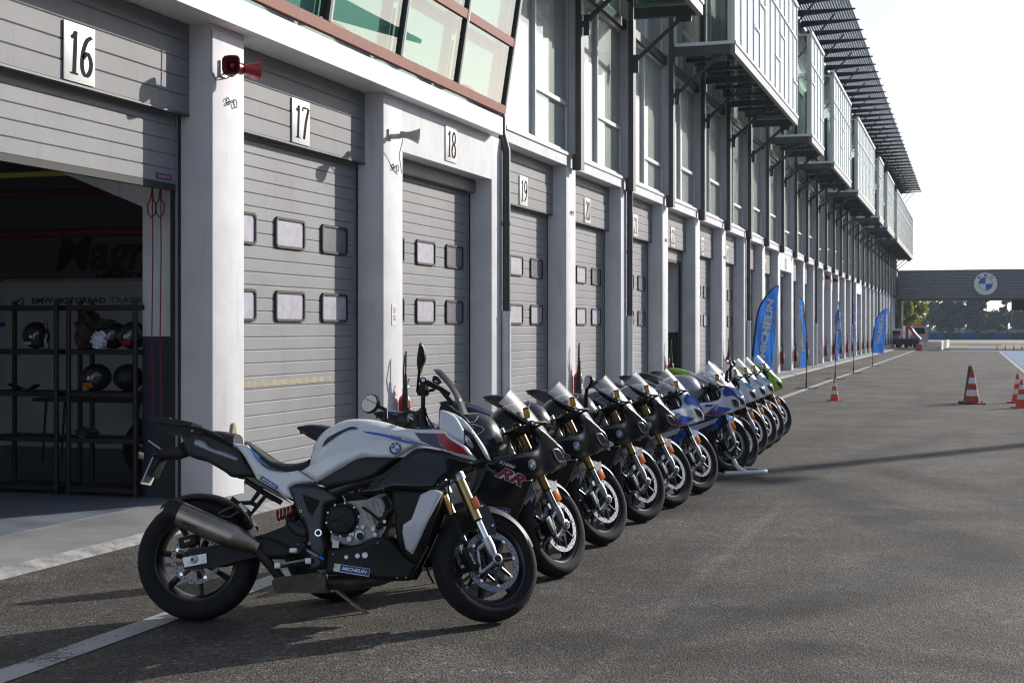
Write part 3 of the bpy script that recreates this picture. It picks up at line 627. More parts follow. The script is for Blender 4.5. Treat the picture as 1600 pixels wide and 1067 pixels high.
# --- front: headlamp cowl, beak, screen
XF = field([(1.25,1.05,.16),(1.32,1.0,.19),(1.35,.9,.205),(1.42,.92,.16),(1.5,.85,.09),(1.56,.78,.05),(1.4,1.05,.12),(1.45,.8,.13)], .06)
m = MB(); panel(m, PL([(686,641.5,1),(690,639.6),(699,642),(712,650),(724,670,1),(725,692.5,1),(710,684),(698,677,1),(694,671,1),(686,669,1)], -.19), XF, WHT, .012, .02, .012, .01); m.build('headlamp_cowl', xr, 60, split=True)
m = MB(); panel(m, PL([(699,642,1),(721,652),(734,665),(748,684),(758,700),(764,716,1),(757,712),(746,692),(736,676),(724,669,1)], -.11), XF, WHT, .010, .03, -.006, .010); m.build('beak', xr, 60, split=True)
m = MB(); panel(m, PL([(724,670,1),(736,677),(746,692),(757,712),(762,720,1),(748,712),(738,708),(725,694,1)], -.12), XF, BLKG, .006, .03, -.012, .010); HL = m.build('headlamp', xr, 60, split=True)
m = MB(); panel(m, PL([(727,680,1),(733,684),(740,696),(738,701,1),(730,694)], -.12), XF, LGT, .003, .004, -.008, .008); m.build('lamp_element', HL, 60, split=True)
m = MB()
def scr(u, v):
    a0 = PV(732,648,0); b0 = PV(688,577,0); t = -1+2*v; c0 = a0.lerp(b0, u); w_ = .09 - .025*u; bow = .035*t*t
    c0 += Vector((.02*sin(pi*u), 0, .01*sin(pi*u)));  return (c0.x - bow, t*w_, c0.z - bow*.25)
m.grid(scr, 14, 14, SMOKE); m.build('windscreen', xr, 60, split=True)
m = MB(); q = PV(700,622,0); FM = Matrix.Translation(q) @ Matrix.Rotation(radians(-40), 4, 'Y'); m.cbox((-.012,-.085,-.05),(.012,.085,.06),.01,BLKM,FM)
m.tube([PV(712,655,-.06), PV(700,628,-.05)], .012, BLKM, 8); m.tube([PV(712,655,.06), PV(700,628,.05)], .012, BLKM, 8)
m.tube([PV(686,600,-.05), PV(680,592,-.05), PV(678,588,-.06)], [.02,.02,.008], BLKM, 8); m.build('instrument_panel', xr, 40)
m = MB(); panel(m, PL([(686,669,1),(686,640),(694,628),(712,640),(728,652),(734,664),(712,652),(699,645)], -.12), lambda x, z: .12, BLKM, .01, .03, 0, .012); m.build('cockpit_trim', xr, 60, split=True)
# --- handlebar, mirrors
m = MB(); cR = PV(661,640,-.06); eR = PV(661,596,-.42); cL = PV(650,646,.05); eL = PV(612,672,.36)
bR = eR.lerp(cR, .72) + Vector((0,0,.04)); bL = eL.lerp(cL, .7) + Vector((0,0,.04))
m.tube([eR.lerp(bR,.3), bR, cR, cL, bL, eL.lerp(bL,.3)], .012, BLKM, 10)
m.tube([PV(663,668,-.05), PV(660,652,-.055), cR + Vector((0,0,.01))], [.024,.02,.018], BLKM, 10); m.tube([PV(655,668,.05), PV(652,655,.055), cL + Vector((0,0,.01))], [.024,.02,.018], BLKM, 10)
HB = m.build('handlebar', xr, 40)
for e, b, s in ((eR, bR, -1), (eL, bL, 1)):
    m = MB(); m.tube([e, e.lerp(b, .5)], .0175, GRIP, 14); d = (e-b).normalized(); m.tube([e, e + d*.012, e + d*.03], [.019,.021,.016], BLKM, 14); m.tube([e + d*.03, e + d*.032], [.011,.010], CHR, 14)
    m.build('grip', HB, 40)
    m = MB(); q = e.lerp(b, .68); fwd = Vector((.85, .5, 0)).normalized()
    m.cbox((-.03,-.03,-.028),(.03,.03,.028),.012,BLKM,Matrix.Translation(q)); m.tube([q + fwd*.03, q + fwd*.06 + (e-b)*.1, e + fwd*.075 + (e-b)*.02, e + fwd*.06 + d*.01], [.009,.008,.007,.006], BLKM, 8)
    m.tube([q + fwd*.01 + Vector((0,0,.02)), q + fwd*.03 + Vector((0,0,.05))], .017, BLKM, 10); m.build('control_lever', HB, 40)
# lever guard on the right, curving forward from the bar end
m = MB(); m.tube([eR + Vector((.0,-.01,0)), PV(672,600,-.43), PV(690,608,-.43), PV(703,616,-.42)], [.018,.015,.012,.009], BLKM, 8); m.build('lever_guard', HB, 40)
m = MB(); m.tube([PV(652,612,-.33), PV(653,598,-.36), PV(655.5,580,-.38)], [.007,.006,.008], BLKM, 8)
panel(m, PL([(655.5,536,1),(660,537),(663.4,545),(665.3,560),(661,571),(657,582),(653.5,582,1),(651.5,567),(652.8,552)], -.38), lambda x, z: .40, BLKM, .012, .035, 0, .01, sides=(-1,)); m.build('mirror', xr, 50)
m = MB(); mc = PV(577,630,.42); fx = Vector((-.62,-.76,.12)).normalized(); ux = Vector((0,0,1)); rx = ux.cross(fx).normalized(); ux = fx.cross(rx); FM = frame_on(mc, rx, ux, fx)
prof = [(.0,-.045),(.03,-.042),(.05,-.016),(.048,.0),(.0435,.002)]
def oval(r, h, k): a = 2*pi*k/24; return (r*1.45*cos(a), r*1.12*sin(a), h)
for i in range(len(prof)-1):
    vs = [oval(*prof[i], k) for k in range(24)] + [oval(*prof[i+1], k) for k in range(24)]; m.add(vs, [(k,(k+1)%24,24+(k+1)%24,24+k) for k in range(24)], BLKM, FM)
m.add([oval(.0435,.0022,k) for k in range(24)], [tuple(range(24))], MIRR, FM)
m.tube([FM @ Vector((.035,-.01,-.012)), PV(603,640,.38), PV(604,655,.34)], [.013,.010,.009], BLKM, 8); m.build('mirror', xr, 40)
m = MB()
for dx in (-.012, .0, .014): m.tube([PV(664,640,-.05+dx), PV(668,652,-.06+dx*2), PV(674,662,-.05+dx*2), PV(680,672,-.04+dx)], .0045, BLKM, 6)
m.build('control_cable', xr, 40)
# ================================================================== the sport bikes: one prototype with every paint graphic, then copies
RW = 1.441; RR_RAKE = 23.5; RM = steer_matrix(RW, RR_RAKE, 0.094, 22)
rr0 = bike_root('motorcycle', (0, 0), 0, 0)
RY = field([(1.545,.69,.07),(1.50,.83,.07),(1.48,.76,.15),(1.43,.88,.145),(1.36,.80,.19),(1.28,.98,.165),(1.10,1.06,.17),(1.26,.88,.20),(1.2,.70,.245),(1.36,.66,.17),(1.05,.70,.26),(.93,.74,.235),(1.0,.55,.255),(.85,.6,.235),(.8,.4,.215),(1.12,.45,.21),(.98,.25,.15),(.75,.2,.14),(.6,.25,.15),(.7,.3,.19)], 0.07)
make_wheel(rr0, 0, 0.32, 0.19, (-1,), 0.11, 0.085)
make_wheel(rr0, RW, 0.30, 0.122, (-1, 1), 0.16, 0.128, RM)
make_fork(rr0, RW, 0.30, RR_RAKE, RM, 0.93, 0.53)
RA = Vector((-sin(radians(RR_RAKE)), 0, cos(radians(RR_RAKE)))); RF = Vector((RA.z, 0, -RA.x)); AX = Vector((RW, 0, 0.30))
make_fender(rr0, RW, 0.30, 0.122, 38, 150, mat('mudguard_grey', (.30,.30,.305), .34, metal=.5), RM)
for s in (-1, 1):
    m = MB(); q = [AX + RF*.125 + RA*.245, AX + RF*.105 + RA*.20, AX + RF*.075 + RA*.12, AX + RF*.05 + RA*.02]
    for i in range(3):
        pass
    W_ = [.045,.036,.024,.014]; vs = []
    for p, w_ in zip(q, W_):
        for e in (-1, 1):
            for y in (.072, .078): vs.append(p + RF*(e*w_) + Vector((0, s*y, 0)))
    fs = []
    for i in range(3):
        a = i*4; b = a+4; fs += [(a,a+2,b+2,b),(a+1,b+1,b+3,a+3),(a,b,b+1,a+1),(a+2,a+3,b+3,b+2)]
    fs += [(0,1,3,2),(12,14,15,13)]
    m.add(vs, fs, MATS['mudguard_grey']); m.build('mudguard_strut', rr0, 30, RM)
    m = MB(); FM = frame_on(AX + RF*.10 + RA*.165 + Vector((0, s*.084, 0)), RF, Vector((0,1,0)), RA); m.cbox((-.024,-.007,-.036),(.024,.007,.036),.005,AMB,FM); m.build('reflector', rr0, 40, RM)
# fairings
def shell(name, outline, Y, m_, **kw):
    m = MB(); panel(m, outline, Y, m_, **kw); return m.build(name, rr0, 60, split=True)
shell('nose_fairing', [(1.545,.68,1),(1.535,.75),(1.508,.80,1),(1.41,.868),(1.30,.935),(1.18,1.0),(1.05,1.06,1),(1.12,.99),(1.215,.92),(1.272,.86),(1.262,.80),(1.18,.77),(1.05,.755),(.93,.745,1),(.90,.70,1),(1.02,.635),(1.2,.612),(1.36,.632),(1.46,.655)], RY, BLKG, r=.018, t=.006, res=.015)
shell('side_fairing', [(.94,.738,1),(.91,.695,1),(1.02,.628),(1.22,.606,1),(1.165,.50),(1.10,.39),(1.04,.28,1),(.80,.30),(.62,.33,1),(.70,.46),(.79,.57),(.84,.68,1)], RY, BLKG, r=.018, t=.006, off=-.004, res=.017)
shell('belly_pan', [(1.03,.275,1),(1.0,.20),(.94,.155,1),(.62,.135,1),(.50,.19),(.60,.31,1),(.80,.29)], RY, BLKG, r=.018, t=.006, off=-.002, res=.017)
m = MB()
fe = spline([(1.545,.685),(1.537,.75),(1.508,.80)], False, 6); m.grid(lambda u, v: (fe[min(12,int(u*12))][0] + .014*(1-(2*v-1)**2), (2*v-1)*(RY(*fe[min(12,int(u*12))])-.012), fe[min(12,int(u*12))][1]), 12, 8, BLKG); m.build('nose_cap', rr0, 60)
m = MB(); m.cbox((1.40,-.07,.665),(1.52,.07,.695),.012,BLKM); m.cbox((1.40,-.08,.79),(1.485,.08,.835),.015,BLKG); m.cbox((1.45,-.05,.69),(1.485,.05,.80),.01,BLKM); m.build('air_intake', rr0, 40)
shell('headlamp', [(1.40,.785,1),(1.46,.79),(1.51,.745),(1.525,.70,1),(1.465,.70),(1.425,.73)], RY, LENS, r=.006, t=.004, off=.003, res=.012)
shell('lamp_outline', [(1.398,.787,1),(1.424,.726),(1.465,.696),(1.53,.696,1),(1.525,.701,1),(1.467,.702),(1.431,.732),(1.405,.781,1)], RY, mat('dim_lamp_trim', (.16,.17,.18), .3, metal=.4), r=.0, t=.003, off=.0075, res=.01)
m = MB()
def rscr(u, v):
    t = -1+2*v; C = Vector((1.518,0,.80)).lerp(Vector((1.215,0,1.185)), u); C += Vector((.014*sin(pi*u),0,.012*sin(pi*u))); Ed = Vector((1.41,0,.86)).lerp(Vector((1.04,0,1.075)), u)
    k = abs(t)**2.2; p = C.lerp(Ed, k); return (p.x, t*(.13 + .04*u), p.z)
m.grid(rscr, 14, 18, CLEAR); WS = m.build('windscreen', rr0, 60)
m = MB(); m.tube([rscr(i/12, 0) for i in range(13)], .0028, BLKM, 6); m.tube([rscr(i/12, 1) for i in range(13)], .0028, BLKM, 6); m.build('screen_edge', WS, 40, split=True)
# tank, seat, tail
rt = Body([(.60,.85),(.64,.91),(.72,.985),(.84,1.03),(.96,1.035),(1.05,1.0),(1.09,.93)], [(.60,.79),(.7,.76),(.9,.745),(1.09,.76)], [(.60,.085),(.68,.13),(.8,.185),(.95,.19),(1.09,.13)], 2.6)
m = MB(); rt.mesh(m, .60, 1.09, BLKG, 26, 18); m.build('fuel_tank', rr0, 40)
m = MB()
for L_ in ([(.80,1.0),(.86,.965),(.92,1.005)], [(.76,.93),(.84,.955),(.92,.92),(.84,.885),(.76,.93)]):
    for s in (-1, 1): m.tube([(x, s*(rt.Y(x, z)+.001), z) for x, z in spline(L_ if L_[0] != L_[-1] else L_, False, 6)], .0022, DWHT, 4)
m.build('tank_pinstripe', rr0, 40, split=True)
rs = Body([(.26,.875),(.36,.845),(.46,.838),(.56,.845),(.61,.865)], [(.26,.82),(.4,.79),(.61,.79)], [(.26,.10),(.4,.13),(.61,.10)], 3)
m = MB(); rs.mesh(m, .26, .61, SEATM, 14, 12); m.build('seat', rr0, 40)
rl = Body([(-.19,.995),(-.12,1.005),(.0,.99),(.12,.955),(.24,.90),(.32,.87)], [(-.19,.985),(-.10,.935),(.02,.885),(.18,.81),(.32,.77)], [(-.19,.025),(-.1,.07),(.0,.095),(.2,.115),(.32,.11)], 2.2)
m = MB(); rl.mesh(m, -.19, .32, BLKG, 22, 14); m.build('tail_fairing', rr0, 40)
m = MB(); panel(m, [(-.16,.982,1),(-.06,.955),(.1,.90),(.24,.85,1),(.24,.865,1),(.1,.925),(-.06,.972)], rl.Y, mat('purple_gloss', (.05,.03,.16), .25, coat=.5), r=0, t=.002, off=.003, res=.012); m.build('tail_stripe', rr0, 60, split=True)
m = MB(); m.cbox((-.175,-.03,.955),(-.14,.03,.975),.006,mat('unlit_tail_lamp', (.05,.004,.006), .3)); m.build('tail_lamp', rr0, 40)
m = MB()
for s in (-1, 1): m.tube([(.30,s*.08,.82),(.45,s*.11,.74),(.62,s*.13,.70),(.85,s*.15,.72),(1.05,s*.12,.80),(1.14,s*.05,.86)], [.02,.026,.035,.04,.04,.035], FRM, 10)
m.tube([(.62,.13,.72),(.58,.12,.5),(.55,.10,.36)], .03, FRM, 10); m.tube([(.62,-.13,.72),(.58,-.12,.5),(.55,-.10,.36)], .03, FRM, 10); m.tube([(.56,-.14,.42),(.56,.14,.42)], .03, FRM, 10); m.tube([(.45,-.11,.74),(.45,.11,.74)], .02, FRM, 8); m.build('main_frame', rr0, 40)
m = MB(); m.cbox((.62,-.17,.30),(1.02,.17,.62),.03,ENG); m.lathe([(0,-.215),(.06,-.21),(.075,-.19),(.078,-.15)], BLKM, 28, at=(.72,0,.42)); m.cbox((.84,-.15,.60),(1.0,.15,.72),.02,ENG); m.build('engine', rr0, 40)
m = MB()
for s in (-1, 1): m.tube([(.0,s*.115,.32),(.2,s*.12,.36),(.42,s*.10,.43),(.56,s*.09,.42)], [.026,.03,.045,.04], SILV, 10, sq=1.5)
m.tube([(.40,-.1,.42),(.40,.1,.42)], .035, SILV, 10); m.tube([(0,-.13,.32),(0,.13,.32)], .016, CHR, 12); m.tube([(.48,0,.44),(.50,0,.68)], .03, BLKM, 12); m.build('swingarm', rr0, 40)
m = MB(); m.tube([(.18,-.20,.50),(.20,-.20,.49),(.46,-.185,.36),(.52,-.16,.30)], [.035,.052,.06,.04], TITAN, 20, sq=1.15); m.tube([(.165,-.20,.507),(.19,-.20,.495)], [.036,.05], BLKM, 20, sq=1.15); m.tube([(.52,-.16,.30),(.62,-.05,.20),(.95,0,.20)], [.04,.07,.06], DIRTM, 12); m.build('exhaust_silencer', rr0, 40)
m = MB(); m.grid(lambda u, v: (.33*cos(radians(40+90*u)), (-1+2*v)*.09, .32+.33*sin(radians(40+90*u))-.02*abs(-1+2*v)**3), 10, 6, BLKM); m.build('rear_hugger', rr0, 50)
for s in (-1, 1):
    m = MB(); m.tube([(.47,s*.12,.55),(.42,s*.17,.45),(.40,s*.17,.40)], [.014,.012,.012], SILV, 8); m.tube([(.40,s*.17,.43),(.40,s*.25,.43)], [.011,.013], SILV, 10); m.tube([(.40,s*.18,.40),(.50,s*.18,.36)], .006, SILV, 8); m.build('footrest', rr0, 40)
m = MB(); m.tube([(.60,.13,.22),(.66,.19,.10),(.72,.225,.012),(.75,.235,.008)], [.010,.008,.008,.012], BLKM, 8); m.build('side_stand', rr0, 40)
# cockpit
m = MB()
for h, hz in ((.50, .012), (.66, .014)):
    c = AX + RA*h - RF*.02; FM = frame_on(c, RF, Vector((0,1,0)), RA); m.cbox((-.035,-.12,-hz),(.035,.12,hz),.008,BLKM,FM)
m.tube([AX + RA*.47 - RF*.03, AX + RA*.70 - RF*.03], .024, SILV, 12); m.build('triple_clamp', rr0, 40, RM)
for s in (-1, 1):
    c = AX + RA*.635 + Vector((0, s*.105, 0)); e = c + Vector((-.17, s*.23, -.015)); b = c.lerp(e, .45); d = (e-c).normalized()
    m = MB(); m.tube([c, e], .011, BLKM, 10); m.tube([c - RA*.018, c + RA*.018], .038, BLKM, 14); HBR = m.build('handlebar', rr0, 40, RM)
    m = MB(); m.tube([b, e], .0165, GRIP, 12); m.tube([e, e + d*.012, e + d*.035], [.020,.022,.017], BLKM, 14); m.tube([e + d*.035, e + d*.037], [.011,.010], CHR, 12); m.build('grip', HBR, 40, RM)
    m = MB(); m.cbox((-.03,-.028,-.025),(.03,.028,.025),.01,BLKM,Matrix.Translation(c.lerp(e,.36))); f = Vector((.9,s*.25,0)).normalized(); p = c.lerp(e,.36)
    m.tube([p + f*.02, p + f*.065, e + f*.075, e + f*.06 + d*.01], [.010,.009,.007,.006], BLKM, 8); m.tube([p + f*.02, e + f*.11 + d*.01, e + f*.09 + d*.035, e + d*.03], [.006,.007,.007,.009], BLKM, 8); m.build('control_lever', HBR, 40, RM)
m = MB(); p = AX + RA*.67 + RF*.03 + Vector((-.03,-.20,.02)); m.tube([p, p + Vector((0,0,.008)), p + Vector((0,0,.055))], [.014,.020,.020], YRES, 14); m.tube([p + Vector((0,0,.055)), p + Vector((0,0,.065))], 0.0215, BLKM, 14); m.build('fluid_reservoir', rr0, 40, RM)
m = MB(); FM = Matrix.Translation((1.33,0,.93)) @ Matrix.Rotation(radians(-35), 4, 'Y'); m.cbox((-.012,-.085,-.05),(.012,.085,.05),.008,BLKM,FM); m.tube([(1.42,-.03,.80),(1.34,-.04,.92)], .012, BLKM, 8); m.tube([(1.42,.03,.80),(1.34,.04,.92)], .012, BLKM, 8); m.build('instrument_panel', rr0, 40)
m = MB(); shell('fairing_inner', [(1.27,.90,1),(1.40,.84),(1.42,.72),(1.1,.66,1),(.95,.71,1),(1.18,.75),(1.25,.80)], lambda x, z: max(.03, RY(x, z)-.03), BLKM, r=.01, t=.003, res=.02)
m = MB()
for k in range(3): m.tube([(1.16+.01*k,-.06+.05*k,.90),(1.24,-.09+.06*k,.86),(1.26,-.05+.05*k,.78)], .005, BLKM, 6)
m.build('control_cable', rr0, 40, split=True)
# emblems, lettering and paint graphics
m = MB(); roundel(m, side_fn(RY, 1.19, .688, 0.0, -1, .004), .031); m.build('round_emblem', rr0, 60)
m = MB(); roundel(m, side_fn(RY, 1.185, .70, 0.0, -1, .004), .034, ring=mat('emblem_ring_navy', (.02,.03,.10), .3)); m.build('dark_emblem', rr0, 60)
def rr_letters(name, top, back, small):
    m = MB(); f = side_fn(RY, 1.03, .625, radians(-23), -1, .004)
    def rim(u, v, k): return f(u, v, k)
    m.text('RR', None, back, bold=.10, shear=.45, fit=(.207,.073), fn=lambda u, v: f(u, v, .0))
    m.text('RR', None, top, bold=.045, shear=.45, fit=(.200,.067), fn=lambda u, v: f(u, v, .0014)); m.text('S1000', None, small, bold=.02, shear=.3, fit=(.105,.020), fn=lambda u, v: f(u-.045, v+.057, .0012)); m.build(name, rr0, 60)
rr_letters('red_lettering', PINKR, DWHT, DWHT); rr_letters('white_lettering', DWHT, MRED, NAVY)
m = MB(); tyre_sticker(m, RY, .93, .43, radians(-11), .19, .038, .004); m.build('sticker', rr0, 60)
def deco(name, outline, m_, off, smooth=True): 
    m = MB(); panel(m, outline, RY, m_, r=0, t=.002, off=off, res=.014, smooth=smooth); m.build(name, rr0, 60, split=True)
deco('blue_swoosh', [(1.285,.87,1),(1.33,.925,1),(1.41,.88),(1.48,.825),(1.525,.74,1),(1.47,.80),(1.40,.82),(1.33,.815),(1.29,.83,1)], MBLUE, .004)
deco('red_swoosh', [(1.335,.928,1),(1.38,.905),(1.45,.855),(1.49,.80,1),(1.44,.845),(1.36,.89)], MRED, .006)
deco('light_swoosh', [(1.33,.885,1),(1.38,.88),(1.45,.835),(1.50,.78,1),(1.44,.81),(1.37,.845)], LBLUE, .004)
deco('blue_flank', [(1.215,.715,1),(1.34,.70,1),(1.40,.685,1),(1.30,.645,1),(1.18,.638,1),(1.09,.665,1),(1.13,.70,1)], MBLUE, .004, False)
deco('red_flank', [(1.09,.665,1),(1.18,.636,1),(1.30,.643,1),(1.29,.630,1),(1.17,.618,1),(1.05,.642,1)], MRED, .0045, False)
deco('blue_letters', [(1.06,.74,1),(1.15,.735,1),(1.13,.715,1),(1.05,.715,1)], MBLUE, .004, False)
deco('flank_stripe', [(1.21,.60,1),(1.185,.55,1),(.78,.42,1),(.70,.44,1),(.82,.50,1)], mat('pale_stripe', (.52,.53,.58), .3, coat=.3), .004, False)
# mirrors (only some bikes keep theirs) and M-coloured mudguard overlay
for s in (-1,):
    m = MB(); m.tube([(1.335,s*.17,.975),(1.325,s*.20,1.03),(1.30,s*.27,1.085)], [.02,.016,.012], BLKM, 10, sq=1.2)
    FM = frame_on(Vector((1.285,s*.30,1.125)), Vector((0,1,0)), Vector((.12,0,1)).normalized(), Vector((-.99,0,.12)))
    def ov(r, h, k): a = 2*pi*k/24; return (r*1.25*cos(a)*(1+.2*sin(a)), r*.95*sin(a), h)
    pr = [(.0,-.05),(.035,-.045),(.05,-.015),(.048,.0),(.044,.002)]
    for i in range(4):
        vs = [ov(*pr[i], k) for k in range(24)] + [ov(*pr[i+1], k) for k in range(24)]; m.add(vs, [(k,(k+1)%24,24+(k+1)%24,24+k) for k in range(24)], BLKM, FM)
    m.add([ov(.0445,.0022,k) for k in range(24)], [tuple(range(24))], MIRR, FM); m.build('mirror', rr0, 40)
EXTRA = {'red_lettering','white_lettering','blue_swoosh','red_swoosh','light_swoosh','blue_flank','red_flank','blue_letters','flank_stripe','mirror','dark_emblem','round_emblem','sticker','tank_pinstripe','tail_stripe'}
def base(n): return n.split('.')[0]
def bike_copy(keep):
    r = rr0.copy(); COL.objects.link(r)
    for ch in kids(rr0):
        if base(ch.name) in EXTRA and base(ch.name) not in keep: continue
        copy_tree(ch, r)
    return r
def repaint(root, names, old, new):
    for ch in kids(root):
        if base(ch.name) in names:
            for sl in ch.material_slots:
                if sl.material in old: sl.link = 'OBJECT'; sl.material = new
PAINTED = {'nose_fairing','side_fairing','belly_pan','fuel_tank','tail_fairing','front_mudguard','mudguard_strut'}
# (contact x px, contact y px), heading offset, paint, parts kept, label
ROW = [((869,902), 31, 'black', {'red_lettering','round_emblem','sticker','tank_pinstripe'}, 'black sport bike with red lettering and no mirror, directly behind the white adventure bike'),
       ((938,852), 26, 'black', {'red_lettering','round_emblem','mirror','tank_pinstripe','tail_stripe'}, 'glossy black sport bike with red lettering that still carries a raised mirror'),
       ((1000,816), 23, 'black', {'white_lettering','round_emblem','tank_pinstripe','tail_stripe'}, 'black sport bike with white and red letters, beside the black bike with a mirror'),
       ((1046,793), 21, 'black', {'white_lettering','round_emblem','tank_pinstripe'}, 'black sport bike with white and red letters, beside the first white and blue bike'),
       ((1088,771), 20, 'mcolour', {'blue_swoosh','blue_flank','red_flank','blue_letters','flank_stripe','dark_emblem'}, 'white sport bike with blue and red panels and a blue mudguard, no mirror'),
       ((1138,745), 18, 'mcolour', {'blue_swoosh','red_swoosh','blue_flank','red_flank','blue_letters','flank_stripe','dark_emblem','mirror'}, 'white, blue and red sport bike raised on the white paddock stand'),
       ((1156,733.5), 17, 'white', {'light_swoosh','mirror'}, 'white sport bike with pale blue swoosh and a raised mirror'),
       ((1173,714), 17, 'white', {'light_swoosh'}, 'white sport bike, pale blue swoosh, fourth from the far end of the row'),
       ((1189,703), 17, 'white', {'light_swoosh'}, 'white sport bike, pale blue swoosh, third from the far end of the row'),
       ((1202,694), 17, 'white', {'light_swoosh'}, 'white sport bike with a pale blue swoosh, parked right next to the green bike'),
       ((1215,682), 17, 'green', set(), 'lime green sport bike, last in the row')]
BIKES = []
for i, ((px, py), off, paint, keep, lab) in enumerate(ROW):
    b = bike_copy(keep); BIKES.append(b); g = on_ground(px, py); hd = TH + radians(off); lean = (10, 11, 9.2, 10.6, 9.5, .5, 10.8, 9.0, 10.2, 11, 9.6)[i]
    b.location = (g.x - RW*cos(hd), g.y - RW*sin(hd), 0.03 if i == 5 else 0.0); b.rotation_euler = (-radians(lean), 0, hd)
    tag(b, lab, 'motorcycle')
    GM = MATS['mudguard_grey']
    if paint != 'black':
        main = {'mcolour': WHT, 'white': WHT, 'green': GRN}[paint]
        repaint(b, {'nose_fairing','nose_cap','fuel_tank'} | ({'tail_fairing'} if paint == 'green' else set()), {BLKG}, main)
        if paint == 'green': repaint(b, {'side_fairing'}, {BLKG}, GRN)
        if paint == 'white': repaint(b, {'front_mudguard','mudguard_strut'}, {GM}, BLKM); repaint(b, {'fork_leg'}, {GOLD}, BLKM); repaint(b, {'fuel_tank'}, {WHT}, WHTS)
        if paint == 'mcolour': repaint(b, {'fuel_tank'}, {WHT}, mat('pale_silver_paint', (.30,.31,.34), .3, metal=.4, coat=.3)); repaint(b, {'front_mudguard'}, {GM}, MBLUE); repaint(b, {'mudguard_strut'}, {GM}, WHT); repaint(b, {'fork_leg'}, {GOLD}, NAVY); repaint(b, {'side_fairing','belly_pan'}, {BLKG}, mat('dark_navy_paint', (.012,.016,.05), .22, coat=.5))
        if paint == 'green': repaint(b, {'front_mudguard','mudguard_strut'}, {GM}, BLKM)
    elif i >= 2: repaint(b, {'fuel_tank'}, {BLKG}, mat('dark_silver_paint', (.10,.105,.12), .28, metal=.5, coat=.4)) if i == 3 else None
def drop_tree(o):
    for ch in kids(o): drop_tree(ch)
    bpy.data.objects.remove(o)
drop_tree(rr0)
